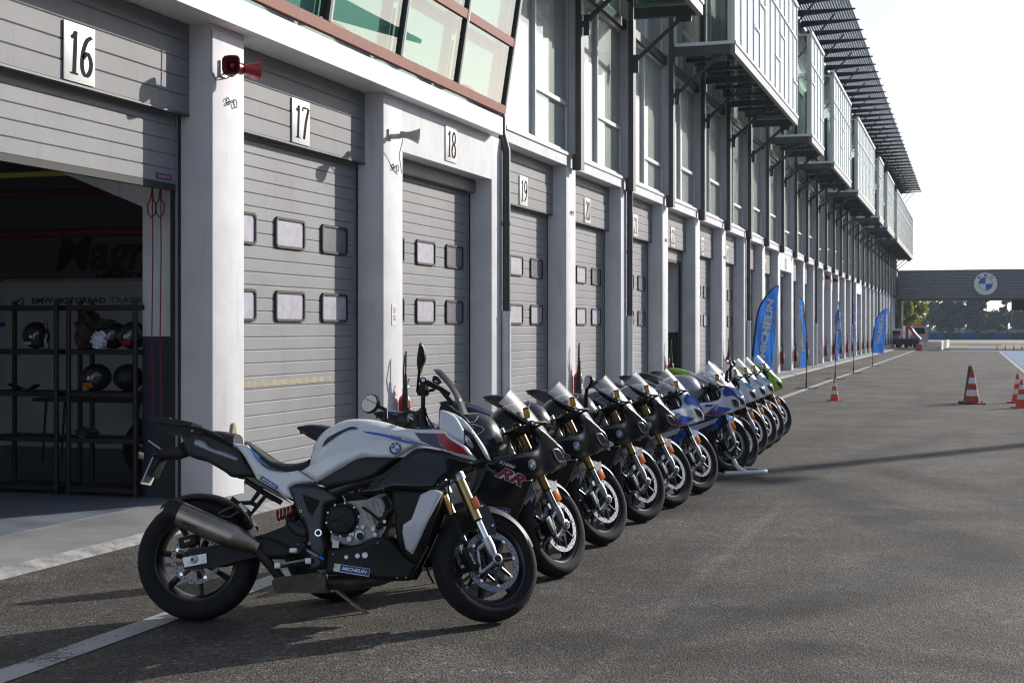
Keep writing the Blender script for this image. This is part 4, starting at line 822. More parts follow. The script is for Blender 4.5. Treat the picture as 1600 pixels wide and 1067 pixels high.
# ================================================================== ground
def asphalt():
    m = bpy.data.materials.new('asphalt'); m.use_nodes = True; nt = m.node_tree; b = nt.nodes['Principled BSDF']; L = nt.links.new
    tc = nd(nt, 'ShaderNodeTexCoord'); O = tc.outputs['Object']
    def noise(sc, det=4, ro=.6, dist=0, vec=None): n = nd(nt, 'ShaderNodeTexNoise', Scale=sc, Detail=float(det), Roughness=ro, Distortion=float(dist)); L(vec or O, n.inputs['Vector']); return n.outputs['Fac']
    def rng(v, a, b_, c, d): r = nd(nt, 'ShaderNodeMapRange'); L(v, r.inputs['Value']); r.inputs[1].default_value = a; r.inputs[2].default_value = b_; r.inputs[3].default_value = c; r.inputs[4].default_value = d; return r.outputs[0]
    def mul(a, b_): x = nd(nt, 'ShaderNodeMath', operation='MULTIPLY'); L(a, x.inputs[0]); L(b_, x.inputs[1]); return x.outputs[0]
    vo = nd(nt, 'ShaderNodeTexVoronoi', Scale=100.0); L(O, vo.inputs['Vector'])
    sep = nd(nt, 'ShaderNodeSeparateColor'); L(vo.outputs['Color'], sep.inputs[0])
    grain = rng(sep.outputs[0], 0, 1, .35, 1.65); vo2 = nd(nt, 'ShaderNodeTexVoronoi', Scale=41.0); L(O, vo2.inputs['Vector']); s2 = nd(nt, 'ShaderNodeSeparateColor'); L(vo2.outputs['Color'], s2.inputs[0])
    chips = rng(s2.outputs[1], .88, .97, 1.0, 1.8)
    big = rng(noise(.55, 6, .66, .6), .34, .66, .60, 1.30); mid = rng(noise(3.2, 5, .68), .32, .7, .76, 1.2)
    mp = nd(nt, 'ShaderNodeMapping'); L(O, mp.inputs['Vector']); mp.inputs['Scale'].default_value = (.9, .05, 1); mp.inputs['Rotation'].default_value = (0, 0, radians(-7))
    streak = rng(noise(1.3, 4, .6, .3, mp.outputs[0]), .48, .70, 1.0, .70)
    blot = rng(noise(.33, 3, .5, 1.2), .56, .68, 1.0, .68)
    k = mul(mul(mul(grain, chips), mul(big, mid)), mul(streak, blot))
    spx = nd(nt, 'ShaderNodeSeparateXYZ'); L(O, spx.inputs[0]); wob = noise(.8, 4, .6); fade = noise(1.7, 5, .7)
    def band(x0, y0, x1, y1, w, dark):
        """rubber or oil mark along a line on the ground, broken up by noise"""
        dx = x1-x0; dy = y1-y0; l = hypot(dx, dy); nx = -dy/l; ny = dx/l
        def ma(op, a, b_): q = nd(nt, 'ShaderNodeMath', operation=op); (L(a, q.inputs[0]) if not isinstance(a, (int, float)) else setattr(q.inputs[0], 'default_value', a)); (L(b_, q.inputs[1]) if not isinstance(b_, (int, float)) else setattr(q.inputs[1], 'default_value', b_)); return q.outputs[0]
        d = ma('ADD', ma('MULTIPLY', ma('SUBTRACT', spx.outputs[0], x0), nx), ma('MULTIPLY', ma('SUBTRACT', spx.outputs[1], y0), ny)); d = ma('ADD', d, ma('MULTIPLY', ma('SUBTRACT', wob, .5), w*1.6))
        al = ma('ADD', ma('MULTIPLY', ma('SUBTRACT', spx.outputs[0], x0), dx/l), ma('MULTIPLY', ma('SUBTRACT', spx.outputs[1], y0), dy/l))
        a = rng(ma('ABSOLUTE', d, 0), w*.35, w, 1, 0); e = rng(ma('ABSOLUTE', ma('SUBTRACT', al, l/2), 0), l*.35, l*.5, 1, 0); f = rng(fade, .35, .55, .45, 1)
        return ma('SUBTRACT', 1.0, ma('MULTIPLY', mul(mul(a, e), f), 1-dark))
    for B in ((-1.9,15.3,.5,9.0,.5,.32), (-1.2,16.5,1.6,11.0,.36,.40), (-3.2,9.0,.2,24,.32,.52), (.6,8,1.2,40,.6,.50), (-2.2,6.2,-.2,9.0,.36,.40), (-1.62,4.5,-1.58,13.6,.07,1.45), (-.9,9.3,-.35,10.9,.14,1.45), (-2.6,6.2,-1.6,5.6,.4,1.35), (-1.0,7.0,.4,6.7,.2,.40), (-2.0,18,1.8,60,.6,.62), (.2,14,1.2,16,.6,.55), (-1.7,7.6,-.7,7.9,.16,.5), (-.6,12,2.0,13.2,.4,.6)): k = mul(k, band(*B))
    mx = nd(nt, 'ShaderNodeMix', data_type='RGBA', blend_type='MULTIPLY'); mx.inputs[0].default_value = 1
    hue = nd(nt, 'ShaderNodeMix', data_type='RGBA'); L(rng(noise(.9, 3), .4, .65, 0, 1), hue.inputs[0]); hue.inputs[6].default_value = (.082, .075, .068, 1); hue.inputs[7].default_value = (.090, .077, .063, 1)
    L(hue.outputs[2], mx.inputs[6]); L(k, mx.inputs[7]); L(mx.outputs[2], b.inputs['Base Color'])
    b.inputs['Roughness'].default_value = .82; b.inputs['Specular IOR Level'].default_value = .35
    bp = nd(nt, 'ShaderNodeBump', Strength=.75, Distance=.006); L(vo.outputs['Distance'], bp.inputs['Height']); L(bp.outputs[0], b.inputs['Normal'])
    return m
ASPH = asphalt()
def sheet(name, pts, z, m, kind='structure', sub=0):
    b = MB(); b.add([(x, y, z) for x, y in pts], [tuple(range(len(pts)))], m); o = b.build(name, None, 0); tag(o, kind=kind); return o
KX = -5.66                                       # kerb line
sheet('pit_lane_road', [(KX-.3,-40),(60,-40),(60,170),(KX-.3,170)], 0, ASPH)
sheet('terrain', [(-3000,-400),(3000,-400),(3000,4000),(-3000,4000)], -.06, mat('dry_grass', (.17,.16,.075), .95, var=.3, vscale=.05))
CONC = mat('stained_concrete', (.225,.225,.228), .85, var=.32, vscale=1.3, bump=.15, bscale=60)
BLUEC = mat('bluish_screed', (.17,.19,.225), .5, var=.3, vscale=1.6, rvar=.12)
b = MB(); b.prism([(KX,.0),(KX-.02,.012),(KX-.13,.042),(KX-.13,-.1),(KX,-.1)], -30, 126, mat('kerb_paint', (.30,.298,.292), .75, var=.5, vscale=7, bump=.6, bscale=26), 'XZ'); o = b.build('kerb', None, 30); tag(o, kind='structure')
b = MB(); b.box((KX-1.0,-30,-.1),(KX-.13,126,.040),CONC); o = b.build('pavement', None, 0); tag(o, kind='structure')
b = MB(); b.box((-17,-5,-.1),(KX-1.0,126,.044),BLUEC); o = b.build('garage_floor', None, 0); tag(o, kind='structure')
def worn_paint(name, col, thr=.42):
    m = mat(name, col, .7); nt = m.node_tree; b = nt.nodes['Principled BSDF']; L = nt.links.new; tc = nd(nt, 'ShaderNodeTexCoord')
    n = nd(nt, 'ShaderNodeTexNoise', Scale=38.0, Detail=5.0, Roughness=.75); L(tc.outputs['Object'], n.inputs['Vector']); n2 = nd(nt, 'ShaderNodeTexNoise', Scale=2.2, Detail=4.0); L(tc.outputs['Object'], n2.inputs['Vector'])
    ad = nd(nt, 'ShaderNodeMath', operation='ADD'); L(n.outputs[0], ad.inputs[0]); L(n2.outputs[0], ad.inputs[1])
    r = nd(nt, 'ShaderNodeMapRange'); L(ad.outputs[0], r.inputs['Value']); r.inputs[1].default_value = thr*2; r.inputs[2].default_value = thr*2+.12
    mx = nd(nt, 'ShaderNodeMix', data_type='RGBA'); L(r.outputs[0], mx.inputs[0]); mx.inputs[6].default_value = (.08,.076,.07,1); mx.inputs[7].default_value = (*col, 1); L(mx.outputs[2], b.inputs['Base Color']); return m
LINE = worn_paint('worn_white_paint', (.40,.40,.40), .41)
a0 = on_ground(208, 986); a1 = on_ground(1216, 623); lx = (a0.x + a1.x)/2
sheet('road_marking', [(lx-.085,-5),(lx+.085,-5),(lx+.085,108),(lx-.085,108)], .004, LINE)
sheet('road_marking', [(1.70,30),(1.86,30),(1.86,109),(1.70,109)], .004, LINE)
sheet('painted_runoff', [(1.90,30),(14,30),(14,107),(1.90,107)], .004, worn_paint('worn_blue_paint', (.12,.21,.36), .37))
# ================================================================== pit building
WALL = mat('painted_concrete', (.67,.675,.70), .7, var=.10, vscale=2.2, bump=.10, bscale=70)
def add_dirt(m, c=(.30,.29,.28)):
    """weathering streaks and scuffs near the foot of the wall"""
    nt = m.node_tree; b = nt.nodes['Principled BSDF']; L = nt.links.new; src = b.inputs['Base Color'].links[0].from_socket
    tc = nd(nt, 'ShaderNodeTexCoord'); mp = nd(nt, 'ShaderNodeMapping'); L(tc.outputs['Object'], mp.inputs[0]); mp.inputs['Scale'].default_value = (6, 6, .8)
    n = nd(nt, 'ShaderNodeTexNoise', Scale=1.2, Detail=7.0, Roughness=.7); L(mp.outputs[0], n.inputs[0]); r = nd(nt, 'ShaderNodeMapRange'); L(n.outputs[0], r.inputs[0]); r.inputs[1].default_value = .55; r.inputs[2].default_value = .8; r.inputs[3].default_value = 0; r.inputs[4].default_value = .45
    n2 = nd(nt, 'ShaderNodeTexNoise', Scale=14.0, Detail=6.0, Roughness=.8); L(tc.outputs['Object'], n2.inputs[0]); r2 = nd(nt, 'ShaderNodeMapRange'); L(n2.outputs[0], r2.inputs[0]); r2.inputs[1].default_value = .62; r2.inputs[2].default_value = .75; r2.inputs[4].default_value = .35
    ad = nd(nt, 'ShaderNodeMath', operation='ADD'); L(r.outputs[0], ad.inputs[0]); L(r2.outputs[0], ad.inputs[1])
    mx = nd(nt, 'ShaderNodeMix', data_type='RGBA'); L(ad.outputs[0], mx.inputs[0]); L(src, mx.inputs[6]); mx.inputs[7].default_value = (*c,1); L(mx.outputs[2], b.inputs['Base Color'])
add_dirt(WALL)
FASC = mat('white_fascia', (.80,.80,.81), .5, var=.05, vscale=3)
DOOR = mat('grey_door_steel', (.265,.268,.278), .60, var=.12, vscale=1.1, spec=.34)
DOORH = mat('grey_header_steel', (.225,.228,.238), .6, var=.12, vscale=1.3, spec=.34)
add_dirt(DOOR, (.15,.148,.145)); add_dirt(DOORH, (.13,.13,.13)); RUBB = mat('door_rubber', (.02,.02,.02), .7); TRACK = mat('galvanised_track', (.38,.39,.41), .4, metal=.7)
FROST_SHADED = mat('shaded_frosted_pane', (.15,.15,.18), .45, var=.2, vscale=9, spec=.3); FROST = mat('frosted_pane', (.42,.41,.47), .5, var=.2, vscale=9, spec=.3)  # darker copy of the pane: shade on the far column put into its colour
STL = mat('anthracite_steel', (.055,.058,.066), .45, var=.12, vscale=5); STLL = mat('grey_steel', (.16,.165,.18), .45)
FRAME = mat('white_window_frame', (.74,.75,.77), .4); FRG = mat('grey_window_frame', (.60,.62,.63), .4)
BLIND = mat('pale_blind', (.60,.60,.59), .40, var=.12, vscale=2, spec=.65); WBLIND = mat('control_room_blind', (.35,.48,.45), .7, var=.08, vscale=2)
GLASS = pane_mat('window_glass', (.84,.88,.86), .9, 0, .05); GREEN = pane_mat('green_glass', (.80,.89,.86), .9, 0, .05); TOWER = pane_mat('control_room_glass', (.55,.79,.72), .9, 0, .05)
RED = mat('red_oxide_frame', (.27,.062,.032), .6, var=.12, vscale=6)
XW = -6.31; BAY = 3.785; Y0 = 11.0; PW = .565
NP = 31
def PY(i): return Y0 + BAY*i                      # near edge of pillar i
bld = empty('pit_building', (XW, Y0, 0.04)); tag(bld, 'long white pit building with grey garage doors, glass balconies and a slatted canopy', 'building')
BT = Matrix.Translation(-bld.location)
def part(mb, name, smooth=35, parent=None): return mb.build(name, parent or bld, smooth, BT)
LINTEL = {1, 10, 19}; OPEN = {-1, 5}
for i in range(-2, NP):
    m = MB(); y = PY(i); m.cbox((XW-.42, y, .042), (XW, y+PW, 4.20), .012, WALL); part(m, 'pillar', 30)
    if i >= 2: m = MB(); m.box((XW-.40, y+.37, 4.20), (XW-.03, y+.66, 10.8), WALL); part(m, 'wall_fin', 0)
def door_mesh(y0, y1, z0, z1, x, m_, pitch=.127, ang=.35):
    """sectional door: horizontal ribs with V-grooves"""
    b = MB(); prof = []; z = z0
    while z < z1 - .02:
        t = min(z+pitch, z1); prof += [(x-.002, z+.001), (x+.003, z+.008), (x+.004, t-.012), (x+.0, t-.006), (x-.006, t-.003)]; z = t
    vs = [(p[0], y0, p[1]) for p in prof] + [(p[0], y1, p[1]) for p in prof]; n = len(prof); b.add(vs, [(k, k+1, n+k+1, n+k) for k in range(n-1)], m_)
    b.box((x-.05, y0, z0), (x-.012, y1, z1), m_); return b
def door_window(y0, z0, x, par, w=.66, h=.315, pm=None):
    f = MB(); c = .028; r = .05
    def rr(w0, h0, rad, n=5):
        out = []
        for cx, cy, a in ((w0-rad, h0-rad, 0), (-w0+rad, h0-rad, pi/2), (-w0+rad, -h0+rad, pi), (w0-rad, -h0+rad, 1.5*pi)):
            for k in range(n+1): out.append((cx+rad*cos(a+pi/2*k/n), cy+rad*sin(a+pi/2*k/n)))
        return out
    A_ = rr(w/2, h/2, r); B_ = rr(w/2-c, h/2-c, r-c*.6); n = len(A_); yc = y0+w/2; zc = z0+h/2
    vs = [(x, yc+p[0], zc+p[1]) for p in A_] + [(x+.022, yc+p[0]*.985, zc+p[1]*.98) for p in A_] + [(x+.022, yc+p[0], zc+p[1]) for p in B_] + [(x-.002, yc+p[0], zc+p[1]) for p in B_]
    f.add(vs, [(j*n+k, j*n+(k+1)%n, (j+1)*n+(k+1)%n, (j+1)*n+k) for j in range(3) for k in range(n)], RUBB)
    o = part(f, 'window', 30, par) if par else f
    g = MB(); g.add([(x+.008, yc+p[0], zc+p[1]) for p in B_], [tuple(range(n))], pm or FROST); f2 = g
    return f, g
for i in range(-2, NP-1):
    y0 = PY(i)+PW; y1 = PY(i+1); xd = XW-.345; zt = 3.42
    if i in LINTEL:
        m = MB(); m.box((XW-.40, y0+.001, 3.60), (XW-.002, y1-.001, 4.20), WALL); part(m, 'lintel', 0); m = door_mesh(y0, y1+.0, 3.42, 3.60, XW-.24, DOORH, .16); part(m, 'door_header', 8)
    else:
        m = door_mesh(y0, y1, 3.41, 4.20, XW-.235, DOORH, .158); m.box((XW-.30, y0, 3.395), (XW-.225, y1, 3.412), STL); part(m, 'door_header', 8)
    zb = {-1: 2.80, 5: 3.15}.get(i, .06)
    d = door_mesh(y0+.03, y1-.03, zb, 3.5, xd, DOOR); d.box((xd-.045, y0+.03, zb-.055), (xd+.004, y1-.03, zb), RUBB)
    dr = part(d, 'garage_door', 8)
    if i not in OPEN:
        near = i < 14; W2 = MB(); G2 = MB()
        for zz in (1.61, 2.35):
            for k in range(3):
                yw = y0+.18+k*1.06
                f, g = door_window(yw, zz, xd+.006, None, pm=FROST_SHADED if k == 2 and zz > 2 or (k == 2 and i % 3 == 1) else None)
                if near:
                    wn = part(f, 'window', 30, dr); part(g, 'pane', 0, wn)
                else:
                    W2.add(f.v, f.f, RUBB); G2.add(g.v, g.f, FROST)
        if not near: wn = part(W2, 'window', 30, dr); tag(wn, kind='stuff'); pg = part(G2, 'pane', 0, wn); tag(pg, kind='stuff')
    for yy, s in ((y0, 1), (y1, -1)):
        m = MB(); m.box((xd-.06, min(yy, yy+s*.028), .045), (xd+.03, max(yy, yy+s*.028), 3.41), RUBB); m.box((xd+.002, min(yy+s*.028, yy+s*.045), .045), (xd+.02, max(yy+s*.028, yy+s*.045), 3.41), TRACK); part(m, 'door_track', 0)
m = MB(); TAPE = mat('pale_yellow_tape', (.34,.31,.22), .7, var=.25, vscale=12); m.box((XW-.337, PY(0)+PW+.05, .97), (XW-.3355, PY(1)-.62, 1.03), TAPE); part(m, 'tape_strip', 0)
m = MB(); m.box((XW-.339, PY(0)-.36, 2.825), (XW-.336, PY(0)-.12, 2.875), STKB); m.text('HORMANN', frame_on(Vector((XW-.3352, PY(0)-.24, 2.85)), Vector((0,1,0)), Vector((0,0,1)), Vector((1,0,0))), mat('orange_lettering', (.8,.3,.04), .5), bold=.03, fit=(.19,.026)); part(m, 'maker_plate', 0)
# fascia with the leaning glazed control room over the first garages
YE = PY(2)-.02
m = MB(); m.box((XW-.55, -2, 4.20), (XW+.165, YE, 4.44), FASC); m.box((XW-.55, -2, 4.44), (XW+.10, YE-.01, 4.47), STL); part(m, 'fascia', 0)
for k in range(8):
    m = MB(); yk = YE-.01-1.45-k*2.6; m.box((XW+.1645, yk, 4.205), (XW+.1655, yk+.006, 4.438), FRG); part(m, 'fascia_joint', 0)
cr = MB(); cr.box((XW-.6, -2, 4.47), (XW-.05, YE-.25, 8.2), WALL); cr.box((XW-.6, -2, 8.2), (XW+.9, YE, 8.35), FASC); part(cr, 'control_room', 0)
lean = .155; XB = XW+.205
def gx(z): return XB + (z-4.48)*lean
for z in (4.48, 5.38, 6.30, 7.22):
    m = MB(); m.prism([(gx(z)-.06, z), (gx(z), z), (gx(z+.11), z+.11), (gx(z+.11)-.06, z+.11)], -2, YE, RED, 'XZ'); part(m, 'glazing_rail', 0)
for k in range(12):
    y = YE - k*1.87
    for q, (mm, yo, w_) in enumerate(((STL, -.075, .05), (FRG, -.025, .03))):
        m = MB(); z1 = 8.2; m.add([(gx(4.6)+.004-q*.0, y+yo, 4.592), (gx(4.6)+.004, y+yo+w_, 4.592), (gx(z1)+.004, y+yo+w_, z1), (gx(z1)+.004, y+yo, z1), (gx(4.6)-.11, y+yo, 4.592), (gx(4.6)-.11, y+yo+w_, 4.592), (gx(z1)-.11, y+yo+w_, z1), (gx(z1)-.11, y+yo, z1)], [(0,1,2,3),(4,7,6,5),(0,4,5,1),(3,2,6,7),(0,3,7,4),(1,5,6,2)], mm); part(m, 'mullion', 0)
    if k < 11:
        for z in (4.59, 5.49, 6.41):
            m = MB(); ya = y-1.87; m.add([(gx(z)-.03, ya-.02, z), (gx(z)-.03, y-.08, z), (gx(z+.8)-.03, y-.08, z+.8), (gx(z+.8)-.03, ya-.02, z+.8)], [(0,1,2,3)], TOWER); gl = part(m, 'glass_pane', 0)
            b = MB(); n = 14; f0 = [.02+.10*abs(sin(2.1*k+.3*q+1.3*z))*sin(pi*min(1, (q+1)/n*1.1)) if z < 5 else .02 for q in range(n+1)]
            vs = [(gx(z)-.16, ya+.0+(1.79)*q/n, z+f0[q]) for q in range(n+1)] + [(gx(z+.82)-.16, ya+1.79*q/n, z+.84) for q in range(n+1)]
            b.add(vs, [(q, q+1, n+2+q, n+1+q) for q in range(n)], WBLIND); part(b, 'blind', 0, gl)
m = MB(); m.add([(gx(4.48)-.02, YE-.004, 4.48), (XW-.2, YE-.004, 4.48), (XW-.2, YE-.004, 8.2), (gx(8.2)-.02, YE-.004, 8.2)], [(0,1,2,3)], FRG); part(m, 'end_panel', 0)
# first floor: ledges, windows, steel columns
XG = XW-.11
def window_unit(y0, y1, z0, z1, split, trans, far=False):
    f = MB(); t = .05
    f.box((XG-.02, y0, z0), (XG+.05, y1, z0+.07), FRAME); f.box((XG-.02, y0, z1-.06), (XG+.05, y1, z1), FRG)
    f.box((XG-.02, y0, z0+.07), (XG+.045, y0+.04, z1-.06), FRG); f.box((XG-.02, y1-.04, z0+.07), (XG+.045, y1, z1-.06), FRG)
    ym = y0 + (y1-y0)*split; f.box((XG-.02, ym-.02, z0+.07), (XG+.06, ym+.03, z1-.06), FRG)
    f.box((XG-.02, ym+.03, trans), (XG+.048, y1-.04, trans+.065), FRAME)
    if trans < z0+1.0: f.box((XG+.0, ym+.031, z0+.071), (XG+.044, ym+.075, trans), FRAME); f.box((XG+.0, y1-.085, z0+.071), (XG+.044, y1-.041, trans), FRAME)
    w = part(f, 'window', 0)
    g = MB(); g.add([(XG+.01, y0, z0), (XG+.01, y1, z0), (XG+.01, y1, z1), (XG+.01, y0, z1)], [(0,1,2,3)], GLASS); part(g, 'pane', 0, w)
    b = MB(); b.box((XG-.045, y0, z0), (XG-.02, y1, z1), BLIND); part(b, 'blind', 0, w); return w
for i in range(2, NP-1):
    y0 = PY(i)+PW; y1 = PY(i+1)
    m = MB(); m.box((XW-.45, y0-.0, 4.203), (XW+.012, y1, 4.37), WALL); m.box((XW-.12, y0, 4.37), (XW+.035, y1, 4.42), FRAME); part(m, 'ledge', 0)
    window_unit(PY(i)+.66, y1+.37, 4.42, 7.25, .45, (5.32, 5.02, 5.22)[i % 3])
    m = MB(); m.box((XW-.45, y0-.45, 7.25), (XW+.02, y1+.12, 7.42), STL); part(m, 'floor_beam', 0)
    if i < 30: window_unit(PY(i)+.66, y1+.37, 7.43, 10.6, .5, 8.4)
for i in range(3, NP):
    y = PY(i)+.25; x0 = XW+.08; m = MB()
    m.box((x0, y, 4.16), (x0+.010, y+.21, 10.9), STL); m.box((x0+.09, y, 4.16), (x0+.10, y+.21, 10.9), STL); m.box((x0+.010, y+.095, 4.161), (x0+.09, y+.112, 10.899), STL)
    m.box((x0+.010, y+.002, 4.161), (x0+.09, y+.010, 10.899), STL); m.box((XW-.03, y+.135, 4.375), (x0, y+.20, 10.88), WALL)  # wall-coloured backing plate added to block sun slipping behind the column
    m.box((XW+.02, y+.03, 4.162), (x0, y+.13, 4.42), STL); part(m, 'steel_column', 0)
m = MB(); m.box((XW-.6, YE, 10.6), (XW+.02, PY(30)+PW, 12.9), mat('upper_wall', (.42,.42,.43), .7, var=.2, vscale=1.5)); m.box((XW-.6, YE, 12.9), (XW+.1, PY(30)+PW, 13.05), STL); part(m, 'upper_wall', 0)
m = MB(); m.box((-17, -2, 13.05), (XW+.05, PY(30)+PW, 13.25), STLL); part(m, 'roof', 0)
m = MB(); m.box((-17, PY(30)+PW-.2, .05), (XW-.43, PY(30)+PW, 13.0), WALL); part(m, 'end_wall', 0)
m = MB(); m.box((-17.2, -2, 0), (-17, PY(30)+PW, 13.0), WALL); part(m, 'back_wall', 0)
# glazed balconies hung on struts
XO = -4.80; ZB = 7.40; ZT = 10.8
for a, b_ in ((1.97, 4), (5, 8), (9, 10), (11, 13), (14, 17), (18, 19), (20, 22), (23, 30)):
    ya = PY(a)+.25; yb = PY(b_)+.25; bal = empty('balcony', (XO, ya, ZB), parent=bld); bal.location = Vector((XO, ya, ZB)) - bld.location
    LT = Matrix.Translation(-Vector((XO, ya, ZB)))
    def bp(mb, name): return mb.build(name, bal, 0, LT)
    m = MB(); m.box((XO-.10, ya, ZB), (XO, yb, ZB+.20), STLL); m.box((XW+.21, ya, ZB), (XO-.10, ya+.10, ZB+.20), STL); m.box((XW+.21, yb-.10, ZB), (XO-.10, yb, ZB+.20), STL)
    m.box((XO-.14, ya-.01, ZB+.20), (XO+.025, yb+.01, ZB+.27), FRAME); m.box((XW+.21, ya-.01, ZB+.20), (XO-.14, ya+.1, ZB+.27), FRAME); m.box((XW+.21, yb-.1, ZB+.20), (XO-.14, yb+.01, ZB+.27), FRAME); bp(m, 'edge_beam')
    n = max(1, round((yb-ya)/BAY)); 
    for k in range(n*3+1):
        y = ya + .1 + (yb-ya-.2)*k/(n*3)
        if 0 < k < n*3: m = MB(); hgt = .16 if k % 3 == 0 else .09; m.box((XW+.21, y-.05, ZB+.19-hgt), (XO-.10, y+.05, ZB+.19), STL); bp(m, 'floor_joist')
    m = MB(); m.box((XW+.21, ya+.1, ZB+.205), (XO-.14, yb-.1, ZB+.225), pane_mat('floor_glass', (.55,.66,.62), .8, .05, .08)); bp(m, 'glass_floor')
    npan = n*4; pw = (yb-ya)/npan
    m = MB(); m.add([(XO-.02, ya, ZB+.27), (XO-.02, yb, ZB+.27), (XO-.02, yb, ZT), (XO-.02, ya, ZT)], [(0,1,2,3)], GLASS); bp(m, 'front_glass')
    m = MB(); m.box((XO-.075, ya+.10, ZB+.30), (XO-.05, yb-.10, ZT-.05), mat('balcony_blind', (.80,.80,.79), .7, var=.05, vscale=2)); bp(m, 'blind')
    for s, yy in ((-1, ya), (1, yb)):
        m = MB(); m.box((XO-.16, yy-.015, ZB+.27), (XO-.06, yy+.015, ZT), FRG); m.box((XW+.19, yy-.015, ZB+.27), (XW+.25, yy+.015, ZT), FRG); m.box((XW+.25, yy-.015, ZT-.05), (XO-.16, yy+.015, ZT), FRG); bp(m, 'side_frame')
        m = MB(); m.add([(XW+.25, yy, ZB+.27), (XO-.1, yy, ZB+.27), (XO-.1, yy, ZT), (XW+.25, yy, ZT)], [(0,1,2,3)], GREEN); bp(m, 'side_glass')
    m = MB()
    for k in range(npan+1):
        y = ya + pw*k; e = .07 if k in (0, npan) else .028
        y0_ = min(max(y-e/2, ya), yb-e); m.box((XO-.045, y0_, ZB+.27), (XO-.005, y0_+e, ZT), FRG)
        if k < npan and k % 4 in (0, 3):
            zz = (ZB+1.15) if k % 4 == 3 else (ZB+1.9)
            m.box((XO-.05, y+.03, zz), (XO+.004, y+pw-.03, zz+.05), FRAME)
    m.box((XO-.06, ya, ZT), (XO+.02, yb, ZT+.10), FRAME); m.box((XO-.05, ya+.07, ZB+2.45), (XO+.003, yb-.07, ZB+2.50), FRG); bp(m, 'front_frame')
    m = MB(); m.add([(XW+.12, ya, ZT+.105), (XO, ya, ZT+.105), (XO, yb, ZT+.105), (XW+.12, yb, ZT+.105)], [(0,1,2,3)], GREEN); bp(m, 'balcony_roof')
    for q in range(int(math.ceil(a)), b_+1):
        y = PY(q)+.355; y = min(max(y, ya+.08), yb-.08)
        m = MB(); m.tube([(XW+.17, y, 6.55), (XO-.32, y, ZB+.02)], .042, STL, 8); m.box((XW+.20, y-.02, 6.38), (XW+.30, y+.02, 6.72), STL); m.box((XO-.5, y-.02, ZB-.12), (XO-.2, y+.02, ZB+.0), STL); bp(m, 'strut')
# slatted sun canopy
can = bpy.data.objects.new('canopy', None); COL.objects.link(can); can.parent = bld; can.location = Vector((XW, YE, 13.2)) - bld.location; CT = Matrix.Translation(-Vector((XW, YE, 13.2)))
XC0 = XW+.1; XC1 = -4.26; yA = PY(3)-1; yB = PY(30)+PW
m = MB()
for k in range(20):
    x = XC0 + .06 + (XC1-XC0-.12)*k/19; m.add([(x-.05, yA, 13.30), (x+.05, yA, 13.24), (x+.05, yB, 13.24), (x-.05, yB, 13.30), (x-.05, yA, 13.312), (x+.05, yA, 13.252), (x+.05, yB, 13.252), (x-.05, yB, 13.312)], [(0,1,2,3),(4,7,6,5),(0,4,5,1),(2,6,7,3),(1,5,6,2),(0,3,7,4)], STL)
s_ = m.build('slat', can, 0, CT, split=True)
m = MB(); m.tube([(XC1+.06, yA, 13.2), (XC1+.06, yB, 13.2)], .045, STL, 8); m.build('edge_tube', can, 30, CT)
for q in range(3, 31):
    for h in (0, .5):
        y = PY(q)+.2+h*BAY
        if y > yB: continue
        m = MB(); m.prism([(XW+.1, 12.98), (XC1+.22, 13.12), (XC1+.22, 13.17), (XW+.1, 13.22)], y-.035, y+.035, STL); 
        if h == 0: m.tube([(XW+.05, y, 11.3), (XC1-.5, y, 13.02)], .035, STL, 6)
        m.build('cross_arm', can, 0, CT)
# downpipes
for i in (2, 4, 8, 13, 18, 24):
    y = PY(i)+PW-.12; x = XW+.065; m = MB(); top = 5.2 if i == 2 else 4.25
    if i == 2: m.tube([(XW-.05,y,6.5),(XW-.05,y,4.75),(XW+.0,y,4.5),(XW+.0,y,4.28),(x,y,4.05),(x,y,1.78)], .058, STL, 12)
    else: m.tube([(x,y,4.25),(x,y,1.78)], .058, STL, 12)
    m.tube([(x,y,3.0),(x,y,3.04)], .063, STL, 12); o = part(m, 'downpipe', 40)
    m = MB(); m.tube([(x,y,1.78),(x,y,.05)], .066, WALL, 12); m.tube([(x,y,1.72),(x,y,1.79)], .072, WALL, 12); part(m, 'pipe_shoe', 40, o)
# loose cable ends on the pillars, small sign
for i in (0, 1, 3, 5, 7):
    y = PY(i)+.2; z = 3.55 if i == 0 else (3.38 if i == 1 else 3.45); m = MB(); c0 = Vector((XW+.012, y, z))
    m.tube([Vector((XW+.010+.004*(k%3), y+u, z+v)) for k, (u, v) in enumerate(spline([(0,0),(.03,.035),(.065,.02),(.05,-.025),(.02,-.02),(.07,.01),(.12,.005),(.15,.035),(.195,.03),(.2,-.02),(.16,-.03),(.145,.01)], False, 6))], .004, RUBB, 5); part(m, 'cable_end', 40)
